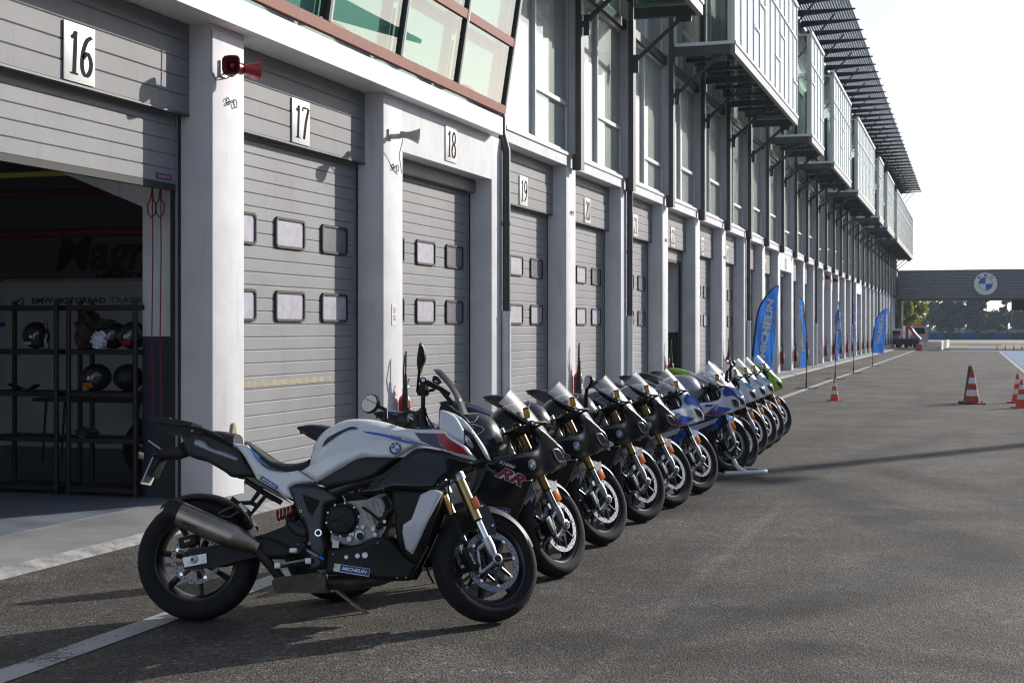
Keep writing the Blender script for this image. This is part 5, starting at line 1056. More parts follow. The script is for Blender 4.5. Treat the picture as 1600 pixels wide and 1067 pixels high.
# ================================================================== number plates over the garages
INK = mat('grey_numeral_paint', (.030,.030,.034), .9, spec=.1); PLT = mat('number_plate_enamel', (.74,.74,.73), .4, var=.05, vscale=5)
def ell(cx, cy, rx, ry, a0=0, a1=2*pi, n=26): return [(cx+rx*cos(a0+(a1-a0)*k/n), cy+ry*sin(a0+(a1-a0)*k/n)) for k in range(n+1)]
DIG = {'0': [ell(.25,.5,.19,.48)], '1': [[(.27,0),(.27,1)], [(.27,.97),(.20,.87),(.10,.83)], [(.12,.012),(.42,.012)]],
 '2': [spline([(.09,.74),(.12,.92),(.25,.98),(.39,.88),(.40,.68),(.28,.36),(.07,.03)], False, 6), [(.06,.03),(.45,.03),(.47,.14)]],
 '3': [spline([(.09,.84),(.24,.98),(.39,.87),(.37,.62),(.19,.53)], False, 6), spline([(.19,.53),(.40,.44),(.42,.16),(.25,.02),(.07,.13)], False, 6)],
 '4': [[(.35,1),(.04,.30),(.47,.30)], [(.35,1),(.35,0)]], '5': [[(.42,.97),(.13,.97),(.11,.55)], spline([(.11,.55),(.27,.61),(.42,.42),(.39,.12),(.20,.01),(.06,.11)], False, 6)],
 '6': [spline([(.42,.96),(.22,.84),(.09,.52),(.09,.18),(.24,.02),(.40,.15),(.42,.38),(.27,.56),(.10,.42)], False, 6)],
 '7': [[(.05,.86),(.07,.97),(.46,.97)], [(.46,.97),(.30,.55),(.20,0)]], '8': [ell(.25,.745,.15,.225), ell(.25,.265,.19,.25)],
 '9': [spline([(.08,.04),(.28,.16),(.41,.48),(.41,.82),(.26,.98),(.10,.85),(.08,.62),(.23,.44),(.40,.58)], False, 6)]}
def numeral(mb, ch, ox, oz, w, h, M, m_):
    for pn, path in enumerate(DIG[ch]):
        L = []; R_ = []
        for i, p in enumerate(path):
            a = path[max(i-1, 0)]; b = path[min(i+1, len(path)-1)]; tx = (b[0]-a[0])*w; tz = (b[1]-a[1])*h; l = hypot(tx, tz) or 1; tx /= l; tz /= l
            k = h*(.020 + .054*abs(tz)**1.5); sh = .13*p[1]*w
            L.append((ox+p[0]*w*2+sh - tz*k, oz+p[1]*h + tx*k, .0008*pn)); R_.append((ox+p[0]*w*2+sh + tz*k, oz+p[1]*h - tx*k, .0008*pn))
        n = len(L); mb.add(L + R_, [(i, i+1, n+i+1, n+i) for i in range(n-1)], m_, M)
for i in range(-1, 16):
    x = XW-.215; zc = 3.645; s = str(17+i); y = PY(i)+PW + (BAY-PW)/2 - .02
    if i in LINTEL: x = XW+.012; zc = 3.88
    m = MB(); m.cbox((x-.012, y-.2, zc-.225), (x, y+.2, zc+.225), .004, PLT); M_ = frame_on(Vector((x+.0012, y, zc)), Vector((0,1,0)), Vector((0,0,1)), Vector((1,0,0)))
    numeral(m, s[0], -.165, -.165, .165, .33, M_, INK); numeral(m, s[1], -.005, -.165, .165, .33, M_, INK)
    o = m.build('number_sign', None, 30)
    where = {-1: 'over the half open garage', 1: 'on the white lintel', 5: 'over the dark open garage'}.get(i, 'on a grey door header')
    tag(o, f'white plate with tall grey numeral {s} {where}', 'number sign', 'garage number plates')
# ================================================================== loudspeakers
def horn_square(mb, o, d, L, r0, r1, m_, inner):
    d = Vector(d).normalized(); u = Vector((0,0,1)); s = d.cross(u).normalized()
    rings = []
    for k in range(7):
        t = k/6; r = r0 + (r1-r0)*t**2.2; c = Vector(o) + d*(L*t); rr_ = []
        for q in range(20): a = 2*pi*q/20; kx = cos(a); kz = sin(a); f = 1/max(abs(kx), abs(kz))**.72; rr_.append(c + s*(r*kx*f) + u*(r*kz*f))
        rings.append(rr_)
    loft(mb, rings, m_)
    inn = [[(p - (Vector(o)+d*(L*k/6)))*.9 + Vector(o)+d*(L*k/6+.004) for p in rings[k]] for k in range(6, 0, -1)]
    loft(mb, [rings[6]] + inn, inner); n = 20; mb.add(inn[-1], [tuple(range(n))], inner)
    mb.tube([Vector(o)+d*(L*.35), Vector(o)+d*(L*.75)], [r0*.9, r0*.55], m_, 12)
HRED = mat('red_horn_enamel', (.42,.025,.035), .35, coat=.4, var=.1, vscale=12); HIN = mat('red_horn_inside', (.12,.008,.012), .5)
def red_horn(i, lab):
    c = Vector((XW+.16, PY(i)+.16, 3.83)); m = MB(); horn_square(m, c - Vector((0,.05,0)), (.12,-1,0), .10, .035, .085, HRED, HIN); horn_square(m, c + Vector((.02,.04,0)), (.55,1,0), .15, .042, .08, HRED, HIN)
    m.tube([c - Vector((0,.07,0)), c + Vector((0,.06,0))], .052, HRED, 16); o = m.build('loudspeaker', None, 40); tag(o, lab, 'loudspeaker', 'twin red horn loudspeakers')
    b = MB(); b.box((XW+.002, c.y-.05, c.z-.07), (XW+.02, c.y+.05, c.z+.07), SILV); b.tube([(XW+.02,c.y,c.z-.04),(XW+.10,c.y,c.z-.07),(c.x-.01,c.y,c.z-.04)], .012, SILV, 8); b.build('bracket', o, 30)
    b = MB(); b.tube([Vector((XW+.012,c.y-.20,c.z+.3)),Vector((XW+.012,c.y-.21,c.z-.05)),Vector((XW+.03,c.y-.16,c.z-.13)),Vector((XW+.1,c.y-.08,c.z-.10)),Vector((XW+.14,c.y,c.z-.03))], .006, mat('grey_cable', (.25,.23,.21), .6), 6); b.build('cable', o, 40)
red_horn(0, 'twin red horn loudspeaker on the pillar beside the half open garage')
red_horn(14, 'small distant red horn loudspeaker, left one of the far pair'); red_horn(15, 'small distant red horn loudspeaker, right one of the far pair')
HW = mat('yellowed_horn_plastic', (.52,.50,.44), .45, var=.12, vscale=10); c = Vector((XW+.13, PY(1)+.16, 3.74)); d = Vector((.93,.30,-.10)).normalized()
m = MB(); M_ = frame_on(c, d, Vector((-d.y, d.x, 0)).normalized(), d.cross(Vector((-d.y, d.x, 0)).normalized()))
m.lathe([(a_*.66, b_*.66) for a_, b_ in [(0,0),(.05,.0),(.06,.03),(.055,.10),(.065,.16),(.10,.26),(.135,.33),(.14,.335),(.13,.325),(.09,.25),(.05,.17)]], HW, 28, axis='X', M=M_); m.lathe([(0,.165),(.02,.16),(.023,.13),(.023,.10)], mat('horn_driver', (.55,.42,.15), .5), 16, axis='X', M=M_)
o = m.build('loudspeaker', None, 40); tag(o, 'white horn loudspeaker on the pillar left of garage 18', 'loudspeaker')
m = MB(); m.box((XW+.002, c.y-.05, c.z-.06), (XW+.02, c.y+.05, c.z+.06), HW); m.tube([(XW+.02,c.y,c.z-.02),(c.x+.01,c.y,c.z-.02)], .03, HW, 10); m.build('bracket', o, 30)
m = MB(); m.tube([c + Vector((.03,.02,-.05)), c + Vector((-.05,.10,-.22)), c + Vector((-.07,.20,-.34)), c + Vector((-.10,.30,-.40))], .006, HW, 6); m.build('cable', o, 40)
m = MB(); yq = PY(1)+.30; m.box((XW+.001, yq-.07, 1.58), (XW+.006, yq+.07, 1.82), PLT); PRO = mat('prohibition_red', (.55,.03,.03), .5); M_ = frame_on(Vector((XW+.0072, yq, 1.75)), Vector((0,1,0)), Vector((0,0,1)), Vector((1,0,0)))
for k in range(20): a = 2*pi*k/20; b_ = 2*pi*(k+1)/20; m.add([(.038*cos(a),.038*sin(a),0),(.038*cos(b_),.038*sin(b_),0),(.029*cos(b_),.029*sin(b_),0),(.029*cos(a),.029*sin(a),0)], [(0,1,2,3)], PRO, M_)
m.box((-.03,-.004,0),(.03,.004,.0006), PRO, M_ @ Matrix.Rotation(-.78, 4, 'Z'))
for k in range(4): m.box((-.045,-.068-.014*k,0),(.045-.012*(k % 2),-.063-.014*k,.0006), INK, M_)
o = m.build('notice_sign', None, 0); tag(o, 'small white no smoking notice on the pillar left of garage 18', 'notice')
# lifting plate on the pillar by the bike tail
m = MB(); c = Vector((XW+.004, PY(0)+.35, .62)); m.prism([(c.y-.05,c.z-.05),(c.y+.05,c.z-.05),(c.y+.012,c.z+.075),(c.y-.012,c.z+.075)], XW+.001, XW+.02, mat('brass_plate', (.45,.38,.2), .4, metal=.6), 'YZ'); m.tube([(XW+.02,c.y,c.z-.03),(XW+.06,c.y,c.z-.04)], .012, MATS['brass_plate'], 8); o = m.build('wall_hook', None, 30); tag(o, 'small brass hook plate on the white pillar above the silencer', 'hook')
# ================================================================== fire extinguishers
EXR = mat('extinguisher_red', (.50,.018,.02), .3, coat=.4); 
def extinguisher():
    o = empty('fire_extinguisher', (0,0,0)); m = MB(); m.lathe([(0,.0),(.06,.0),(.072,.015),(.072,.40),(.06,.45),(.03,.48),(.022,.52),(0,.52)], EXR, 24, axis='Z'); m.box((-.01,-.04,.2),(.0735,.04,.32),mat('extinguisher_label', (.62,.60,.55), .5)); m.build('cylinder', o, 40)
    m = MB(); m.lathe([(0,.52),(.03,.52),(.03,.56),(.015,.58),(0,.58)], SILV, 14, axis='Z'); m.tube([(0,0,.57),(.02,.05,.62),(.02,.09,.66)], .009, EXR, 8); m.tube([(0,0,.56),(.02,.06,.57),(.02,.10,.56)], .009, EXR, 8); m.build('valve', o, 40)
    m = MB(); m.tube([(0,-.02,.55),(.03,-.10,.60),(.04,-.13,.75),(.03,-.07,.93),(.03,-.03,.98),(.03,-.035,.80),(.03,-.05,.62)], .010, RUBB, 8); m.build('hose', o, 40)
    m = MB(); m.tube([(.03,-.048,.72),(.03,-.05,.55),(.03,-.055,.35),(.03,-.06,.06)], [.018,.03,.042,.055], RUBB, 14); m.build('nozzle_horn', o, 40); return o
ex0 = extinguisher(); first = True
EXL = {1: 'red fire extinguisher with long black horn behind the adventure bike handlebar', 3: 'red extinguisher on the pillar left of garage 20, behind the black bikes', 5: 'orange red extinguisher beside the dark open garage', 7: 'red extinguisher on the pillar left of garage 24', 10: 'red and black extinguisher right of the large feather flag', 11: 'red extinguisher between the large feather flag and the next thin flag', 12: 'red extinguisher mostly hidden behind the second feather flag'}
for i in (1,3,5,7,10,11,12,14,15,16,17,18,19,20,21,22,23,25,26,27,28):
    e = ex0 if first else copy_tree(ex0); first = False
    e.location = (XW+.082, PY(i)+PW*.74, .34 if i > 1 else .30); e.rotation_euler = (0,0,0)
    tag(e, EXL.get(i) or 'small distant red fire extinguisher low on a far white pillar', 'extinguisher', 'fire extinguishers on the pillars')
# ================================================================== feather flags
FB = bpy.data.materials.new('blue_flag_cloth'); FB.use_nodes = True; nt = FB.node_tree; b_ = nt.nodes['Principled BSDF']; b_.inputs['Base Color'].default_value = (.19,.42,.76,1); b_.inputs['Roughness'].default_value = .7
tr = nd(nt, 'ShaderNodeBsdfTranslucent'); tr.inputs[0].default_value = (.20,.50,.95,1); mx = nd(nt, 'ShaderNodeMixShader'); mx.inputs[0].default_value = .5
nt.links.new(b_.outputs[0], mx.inputs[1]); nt.links.new(tr.outputs[0], mx.inputs[2]); nt.links.new(mx.outputs[0], nt.nodes['Material Output'].inputs[0])
FEDGE = mat('dark_blue_hem', (.02,.07,.30), .7); FWH = mat('white_flag_print', (.88,.90,.92), .7); t2 = nd(FWH.node_tree, 'ShaderNodeBsdfTranslucent'); t2.inputs[0].default_value = (.95,.97,1,1); m2 = nd(FWH.node_tree, 'ShaderNodeMixShader'); m2.inputs[0].default_value = .06; FWH.node_tree.links.new(FWH.node_tree.nodes['Principled BSDF'].outputs[0], m2.inputs[1]); FWH.node_tree.links.new(t2.outputs[0], m2.inputs[2]); FWH.node_tree.links.new(m2.outputs[0], FWH.node_tree.nodes['Material Output'].inputs[0]); FYL = mat('yellow_flag_print', (.75,.75,.10), .7)
def flag(px, py, ang, lab, htop=2.42, W=.58, wave=.03):
    g = on_ground(px, py); o = empty('feather_flag', (g.x, g.y, 0)); tag(o, lab, 'flag', 'blue feather flags along the pit lane')
    a = TH + radians(ang); U = Vector((cos(a), sin(a), 0)); N = Vector((-sin(a), cos(a), 0))
    edge = spline([(0,.55),(.005,1.0),(.045,1.5),(.14,1.95),(.30,2.24),(.50,2.40),(.56,2.42)], False, 5); sc = htop/2.42
    def pe(t): k = t*(len(edge)-1); i = min(int(k), len(edge)-2); f = k-i; return (edge[i][0]*(1-f)+edge[i+1][0]*f, edge[i][1]*(1-f)+edge[i+1][1]*f)
    right = interp([(.55,.43),(1.2,.465),(1.9,.52),(2.42,.565)])
    def pos(u, v, off=0.0): w_ = wave*sin(5*u*3+v*3.1)*min(1, u*4) + .2*wave*sin(17*u+7*v); return U*(u*W/.565) + Vector((0,0,v*sc)) + N*(w_+off)
    m = MB(); nu, nv = 10, 36
    def fn(i, j, off):
        e = pe(i); u0, v0 = e; u1 = right(v0); 
        return pos(u0 + (u1-u0)*j, v0 - .02*j*(1-i), off)
    for off in (.0015, -.0015):
        m.grid(lambda i, j: fn(i, j, off), nv, nu, FB)
    m.build('flag_cloth', o, 60); m = MB()
    for off in (.003, -.003): m.grid(lambda i, j: fn(i, j*.055, off), nv, 1, FEDGE)
    m.build('hem', o, 60); m = MB()
    for sgn in (-1, 1):
        m.text('MICHELIN', None, FWH, bold=.05, shear=.12, fit=(1.22,.155), fn=lambda p, q: pos(.285 + (-q if sgn < 0 else q) + .09*(p/.6) , 1.55 + p, sgn*.014) if sgn < 0 else pos(.285 - q + .09*(p/.6), 1.55 + p, .014))
        m.add([pos(.395,.78,sgn*.005), pos(.42,.78,sgn*.005), pos(.475,1.80,sgn*.005), pos(.45,1.80,sgn*.014)], [(0,1,2,3)], FYL)
    m.build('flag_print', o, 0)
    m = MB(); m.tube([(0,0,.02)] + [tuple(pos(e[0]-.005, e[1])) for e in edge], [.014]*4 + [.011]*(len(edge)-3), RUBB, 8); m.build('pole', o, 40)
    m = MB()
    for k in range(2): aa = TH + k*pi/2; m.box((-.30,-.03,0),(.30,.03,.018), STL, Matrix.Rotation(aa, 4, 'Z') @ Matrix.Translation((0,0,.002*k)))
    m.tube([(0,0,.01),(0,0,.2)], .022, RUBB, 10); m.build('foot', o, 30); return o
flag(1176, 633, 14, 'large blue feather flag with white vertical lettering, nearest to the bikes')
flag(1260, 607, 96, 'thin blue feather flag seen edge on, second from the bikes', wave=.025)
flag(1305, 592, 60, 'blue feather flag behind the small orange cone, turned half away', wave=.05)
flag(1333.5, 583, 72, 'narrow blue feather flag just before the farthest one', wave=.04)
flag(1363.5, 572, 8, 'farthest blue feather flag, spread wide to show its white lettering', W=.66)
# ================================================================== traffic cones
ORC = mat('cone_orange', (.72,.075,.03), .45); ORD = mat('worn_red_orange', (.42,.055,.03), .5, var=.15, vscale=14); CWH = mat('cone_white', (.72,.72,.74), .35); CGR = mat('cone_green', (.025,.085,.05), .55)
def cone(px, py, h, lab, c1=ORC, bands=((.30,.48),(.66,.82)), basem=None, top=None, r0=.16, rz=.2, name='traffic_cone', group='traffic cones on the lane', off=(0,0)):
    g = on_ground(px, py); o = empty(name, (g.x+off[0], g.y+off[1], 0), TH+rz); tag(o, lab, 'cone', group); k = h/.75
    m = MB(); b = r0*k*1.25; m.cbox((-b,-b,0),(b,b,.03*k),.01*k, basem or c1); m.build('base', o, 30); m = MB()
    zs = [.0]; cuts = sorted([0.04,1.0] + [q for bb in bands for q in bb])
    rad = lambda t: k*(r0*(1-t) + .028*t)
    for a, c_ in zip(cuts[:-1], cuts[1:]):
        w_ = any(abs(a-bb[0]) < 1e-6 for bb in bands); m.lathe([(rad(a), a*h), (rad(c_), c_*h)], CWH if w_ else (top if top and c_ == 1.0 else c1), 28, axis='Z')
    m.lathe([(rad(1.0), h), (0, h)], top or c1, 28, axis='Z'); m.lathe([(rad(.04)*1.12, .03*k), (rad(.04), .05*h)], c1, 28, axis='Z'); m.build('cone_body', o, 40); return o
cone(1304, 626, .47, 'small bright orange and white cone in front of the feather flags', r0=.15)
cone(1519, 631, .70, 'tall faded red and white cone with black base, alone mid lane', ORD, basem=RUBB, r0=.17, bands=((.24,.42),(.60,.78)))
cone(1516, 629, .82, 'slim green cone with white tip standing behind the faded red cone', CGR, basem=RUBB, bands=((.93,1.0),), top=CWH, r0=.13)
cone(1596, 637, .55, 'nearer bright red orange cone cut off by the right edge', r0=.16); cone(1590, 629, .60, 'farther bright red orange cone of the pair at the right edge', r0=.16)
for px, w_ in ((1558, 'leftmost'), (1571, 'second from left'), (1584, 'third from left'), (1597, 'rightmost')): cone(px, 547, .40, f'tiny orange cone far beyond the lane, {w_} of the four', r0=.17)
# ================================================================== front paddock stand
bk = BIKES[5]; hd = bk.rotation_euler.z; SMt = Matrix.Translation(bk.location) @ Matrix.Rotation(hd, 4, 'Z')
o = empty('paddock_stand', (bk.location.x, bk.location.y, 0)); tag(o, 'white tubular paddock stand under the front wheel of the tricolour bike', 'stand'); STM = Matrix.Translation(-o.location) @ SMt; WST = mat('white_tube_paint', (.72,.72,.74), .35, coat=.3)
m = MB()
m.tube([(1.30,.20,.03),(1.60,.21,.03),(1.74,.20,.03),(1.80,.14,.03),(1.80,-.14,.03),(1.74,-.20,.03),(1.60,-.21,.03),(1.30,-.20,.03)], (.024), WST, 12, M=STM); m.build('base_tube', o, 40)
for s in (-1, 1): m = MB(); m.tube([(1.50,s*.21,.03),(1.44,s*.19,.10),(1.43,s*.14,.16)], .022, WST, 10, M=STM); m.tube([(1.56,s*.21,.03),(1.45,s*.195,.10)], .014, WST, 8, M=STM); m.build('upright', o, 40)
# ================================================================== garage interior behind the raised door
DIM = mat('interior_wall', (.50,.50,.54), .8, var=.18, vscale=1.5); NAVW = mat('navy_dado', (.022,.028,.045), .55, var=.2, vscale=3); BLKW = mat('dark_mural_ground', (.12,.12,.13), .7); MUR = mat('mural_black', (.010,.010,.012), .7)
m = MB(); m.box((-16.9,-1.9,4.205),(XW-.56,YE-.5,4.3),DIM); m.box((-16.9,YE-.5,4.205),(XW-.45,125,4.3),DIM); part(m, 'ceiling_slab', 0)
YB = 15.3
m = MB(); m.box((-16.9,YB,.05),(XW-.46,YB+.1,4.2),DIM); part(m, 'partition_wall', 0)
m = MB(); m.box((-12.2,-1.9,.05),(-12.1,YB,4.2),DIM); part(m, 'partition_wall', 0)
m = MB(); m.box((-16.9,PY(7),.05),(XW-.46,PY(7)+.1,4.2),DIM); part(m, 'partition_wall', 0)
for i in (0, 6):
    m = MB(); y = PY(i)+.06; m.box((XW-.74,y,1.47),(XW-.425,y+.4,4.2),WALL); m.box((XW-.742,y-.003,.046),(XW-.424,y+.4,1.47),NAVW); part(m, 'wall_pier', 0)
m = MB(); y = PY(0)+.05; m.prism([(XW-.425,4.19),(XW-.425,2.62),(XW-.72,2.62),(-8.05,3.02),(-10.2,3.5),(-10.2,4.19)], y, y+.3, WALL); part(m, 'haunch', 0)
for px, z, r in ((0, 2.53, .05),(0, 2.95, .04)):
    m = MB(); m.tube([(-12,12.6,z),(XW-.5,12.6,z)], r, mat('red_pipe_paint', (.11,.014,.012), .6), 10); part(m, 'pipe', 40)
# mural and banner on the partition
c = on_y(150, 403, YB-.01); m = MB(); m.box((-12,YB-.012,2.14),(XW-.5,YB-.002,4.1),BLKW)
Mw = frame_on(Vector((0,YB-.016,0)), Vector((1,0,0)), Vector((0,0,1)), Vector((0,-1,0)))
q0 = on_y(80, 430, YB-.016); m.text('Magny-Cours', frame_on(Vector((q0.x+1.82,YB-.016,2.43)), Vector((1,0,0)), Vector((0,0,1)), Vector((0,-1,0))), MUR, bold=.03, shear=.2, fit=(3.5,.62)); m.text('INTERNATIONAL', frame_on(Vector((q0.x+1.75,YB-.016,2.17)), Vector((1,0,0)), Vector((0,0,1)), Vector((0,-1,0))), MUR, bold=.03, fit=(2.2,.13))
t0 = Vector((q0.x-.65,YB-.016,2.55)); LN = mat('mural_line', (.12,.12,.12), .7)
for pts in ([(-.35,-.2),(-.25,.15),(.1,.35),(.5,.1),(.45,-.2),(.1,-.35),(-.2,-.3)], [(-.3,-.35),(.0,-.05),(.3,.05),(.55,.35)]): m.tube([t0 + Vector((u,0,v)) for u, v in spline(pts, False, 6)], .012, LN, 5)
part(m, 'mural', 0)
YBAN = YB-.12; b0 = on_y(8, 441, YBAN); b1 = on_y(262, 441, YBAN); o = empty('banner', (b0.x,YBAN,.6)); tag(o, 'pale wide banner with dark lettering hanging behind the garage shelves', 'banner')
BT_ = Matrix.Translation(-Vector(o.location)); BANM = mat('banner_cloth', (.56,.56,.60), .7, var=.06, vscale=2)
m = MB(); m.box((b0.x,YBAN,.75),(b1.x+1.5,YBAN+.01,b0.z),BANM); m.build('banner_cloth', o, 0, BT_); m = MB(); m.tube([(b0.x-.02,YBAN,b0.z+.015),(b1.x+1.5,YBAN,b0.z+.015)], .022, mat('pale_batten', (.42,.40,.34), .5), 8); m.build('batten', o, 40, BT_)
GRT = mat('banner_ink', (.05,.05,.06), .7); l0 = on_y(50, 470, YBAN-.004); l1 = on_y(165, 470, YBAN-.004); l2 = on_y(172, 470, YBAN-.004); Fm = lambda x, z: frame_on(Vector((x,YBAN-.004,z)), Vector((1,0,0)), Vector((0,0,1)), Vector((0,-1,0)))
m = MB(); W_ = l1.x-l0.x; m.text('BMW MOTORRAD', Fm((l0.x+l1.x)/2, l0.z), GRT, bold=.03, fit=(W_,.075)); m.text('TRACK DAYS', Fm(l2.x+W_*.40, l0.z), mat('banner_ink_light', (.10,.10,.11), .7), bold=.01, fit=(W_*.80,.075)); r0 = on_y(32, 472, YBAN-.002)
roundel(m, lambda u, v, h: Vector((r0.x+u, YBAN-.003-h, r0.z+v)), .065, ring=GRT); m.build('banner_lettering', o, 0, BT_)
m = MB(); s0 = on_y(0, 507, YB-.01); m.box((-12,YB-.008,s0.z-.03),(XW-.5,YB-.003,s0.z+.03),STKB); part(m, 'blue_stripe', 0)
# shelving
SHB = mat('black_shelf_plastic', (.014,.014,.016), .5)
def shelf_unit(x0, x1, lab, y=10.93, d=.40):
    o = empty('shelving', (x0,y,.044)); tag(o, lab, 'shelving'); T = Matrix.Translation(-Vector(o.location))
    for z in (.12,.56,.97,1.35,1.75): m = MB(); m.cbox((x0,y,z-.045),(x1,y+d,z),.006,SHB); m.build('shelf', o, 0, T)
    for x in (x0+.025, x1-.025):
        for yy in (y+.02, y+d-.02): m = MB(); m.tube([(x,yy,.045),(x,yy,1.80)], .022, SHB, 10); m.build('post', o, 40, T)
shelf_unit(-7.77,-7.03,'black plastic shelving with the striped helmet and white gloves, right one'); shelf_unit(-8.62,-7.85,'black plastic shelving with the spray bottle and curved visor, left one')
def helmet(x, y, z, rz, shellm, lab, trim=None, s=1.0):
    o = empty('helmet', (x,y,z), rz); tag(o, lab, 'helmet', 'helmets on the shelves'); m = MB()
    def hp(u, v):
        a = 2*pi*u; t = pi*v; r = .125*s; X = cos(a)*sin(t); Y = sin(a)*sin(t); Z = cos(t); X *= (1.18 + .22*max(0, -Z)) if X > 0 else 1.1; 
        zz = .125*s + .125*s*Z*(1.0 if Z > 0 else .98); k = 1.0 if Z > -.3 else 1.0 - (-Z-.3)*.28
        return (r*X*k, r*Y*k*.98, zz)
    m.grid(hp, 36, 22, shellm); m.build('helmet_shell', o, 60); m = MB()
    m.grid(lambda u, v: tuple(c_*1.02 if q < 2 else c_ for q, c_ in enumerate(hp((-.17+.34*u), .36+.20*v))), 16, 6, LENS); m.build('visor', o, 60); m = MB()
    m.grid(lambda u, v: tuple(c_*1.03 if q < 2 else c_ for q, c_ in enumerate(hp((-.13+.26*u), .62+.14*v))), 12, 5, trim or BLKM); m.build('chin_vent', o, 60); return o
ORF = mat('flame_orange', (.70,.20,.01), .3, coat=.4); HG = mat('helmet_gloss_black', (.02,.02,.022), .14, coat=.8)
helmet(-7.55,11.1,.972,-2.0,HG,'black full face helmet with an orange flame chin on the middle shelf',ORF); helmet(-7.24,11.12,.972,1.2,BLKM,'matte black helmet seen from behind on the middle shelf')
h3 = helmet(-8.20,11.1,1.352,-1.2,HG,'black helmet with white letters beside the spray bottle',mat('chin_grey',(.08,.08,.085),.4)); m = MB(); m.text('SHARK', frame_on(Vector((.02,-.136,.05)), Vector((1,0,0)), Vector((0,.12,.99)), Vector((0,-1,0))), DWHT, bold=.03, shear=.2, fit=(.085,.024), M=None) if False else None
M_ = frame_on(h3.location + Vector((.02,-.155,.055)), Vector((.97,-.02,0)), Vector((0,0,1)), Vector((0,-1,0))); m = MB(); m.text('SHARK', Matrix.Translation(-h3.location) @ M_, DWHT, bold=.03, shear=.2, fit=(.09,.022)); lt = m.build('helmet_lettering', None, 0); lt.parent = h3; lt.matrix_parent_inverse = Matrix.Rotation(1.2, 4, 'Z')
helmet(-7.40,11.13,1.352,-1.7,HG,'black helmet under a pair of dark gloves on the upper shelf'); helmet(-7.17,11.10,1.352,-1.9,HG,'black helmet with a thin red line at the right end of the upper shelf',MRED)
def blob(name, c, rad, m_, lab, cat, n=3, amp=.25, fr=7):
    m = MB(); cx, cy, cz = c
    def f(u, v):
        a = 2*pi*u; t = pi*v; k = 1+amp*sin(fr*cos(a)*sin(t)+1.3*fr*cos(t))*sin(fr*.7*sin(a)*sin(t)+2); return (cx+rad[0]*k*cos(a)*sin(t), cy+rad[1]*k*sin(a)*sin(t), max(cz-rad[2], cz+rad[2]*k*cos(t)))
    m.grid(f, 28, 18, m_); o = m.build(name, None, 60); tag(o, lab, cat); return o
blob('glove', (-7.45,10.98,1.43), (.07,.05,.075), mat('white_glove_cloth', (.62,.66,.80), .8), 'pair of white gloves hanging over the upper shelf edge', 'gloves', amp=.4, fr=9)
blob('glove', (-7.42,11.02,1.585), (.11,.09,.04), mat('black_glove_leather', (.03,.03,.032), .5), 'dark gloves lying on top of a black helmet', 'gloves', amp=.35)
blob('jacket', (-7.65,11.12,1.52), (.10,.13,.17), mat('brown_black_textile', (.045,.032,.024), .8), 'dark jacket with a tan strap bundled on the upper shelf', 'jacket', amp=.3)
blob('shoe', (-7.62,11.05,.60), (.11,.07,.045), mat('shoe_black_white', (.03,.03,.035), .5), 'black and white shoes on the lowest filled shelf', 'shoes', amp=.3)
m = MB(); m.lathe([(0,0),(.034,0),(.036,.01),(.036,.13),(.02,.17),(.013,.18),(.013,.2),(0,.2)], pane_mat('clear_plastic', (.6,.62,.66), .8, .05, .1), 20, axis='Z', at=(-8.02,11.0,1.352)); m.lathe([(0,.2),(.016,.2),(.016,.235),(0,.235)], MRED, 12, axis='Z', at=(-8.02,11.0,1.352)); m.tube([(-8.02,11.0,1.585),(-8.02,11.0,1.61),(-8.0,10.97,1.615)], .014, mat('teal_trigger', (.01,.12,.14), .4), 8); o = m.build('spray_bottle', None, 40); tag(o, 'clear spray bottle with red collar and teal trigger on the left shelving', 'bottle')
m = MB(); m.grid(lambda u, v: (-8.45+.30*u, 11.0+.1*v, .985+.05*(2*u-1)**2+.01*sin(6*u)), 14, 4, HG); m.grid(lambda u, v: (-8.45+.30*u, 11.0+.1*v, .978+.05*(2*u-1)**2+.01*sin(6*u)), 14, 4, HG); o = m.build('visor', None, 50); tag(o, 'curved dark visor lying on the left shelving', 'visor')
# bench tables and a parked bike deeper inside
for x0, x1, y, lab in ((-10.1,-8.7,13.6,'dark folding bench deep inside the garage, left one'), (-8.55,-7.7,13.9,'dark folding bench deep inside the garage, right one')):
    o = empty('bench', (x0,y,.05)); tag(o, lab, 'bench'); T = Matrix.Translation(-Vector(o.location)); BN = mat('bench_brown', (.03,.026,.022), .6); m = MB(); m.cbox((x0,y,.72),(x1,y+.45,.76),.006,BN); m.build('bench_top', o, 0, T)
    for x in (x0+.1, x1-.1):
        for yy in (y+.05, y+.4): m = MB(); m.tube([(x,yy,.05),(x+.05,yy,.72)], .014, BN, 8); m.build('leg', o, 40, T)
gb = copy_tree(BIKES[0]); gb.location = (-7.55,12.1,.05); gb.rotation_euler = (radians(-8),0,radians(62)); tag(gb, 'dark sport bike parked inside the open garage behind the shelving', 'motorcycle')
m = MB(); m.box((-7.78,11.9,.90),(-7.48,11.905,1.0),PLATEW); m.text('635 XG', frame_on(Vector((-7.63,11.896,.945)), Vector((1,0,0)), Vector((0,0,1)), Vector((0,-1,0))), INK, bold=.03, fit=(.2,.06)); m.box((-7.777,11.895,.905),(-7.755,11.9,.995),STKB); o = m.build('registration_plate', gb, 0); o.matrix_parent_inverse = (Matrix.Translation(gb.location) @ gb.rotation_euler.to_matrix().to_4x4()).inverted()
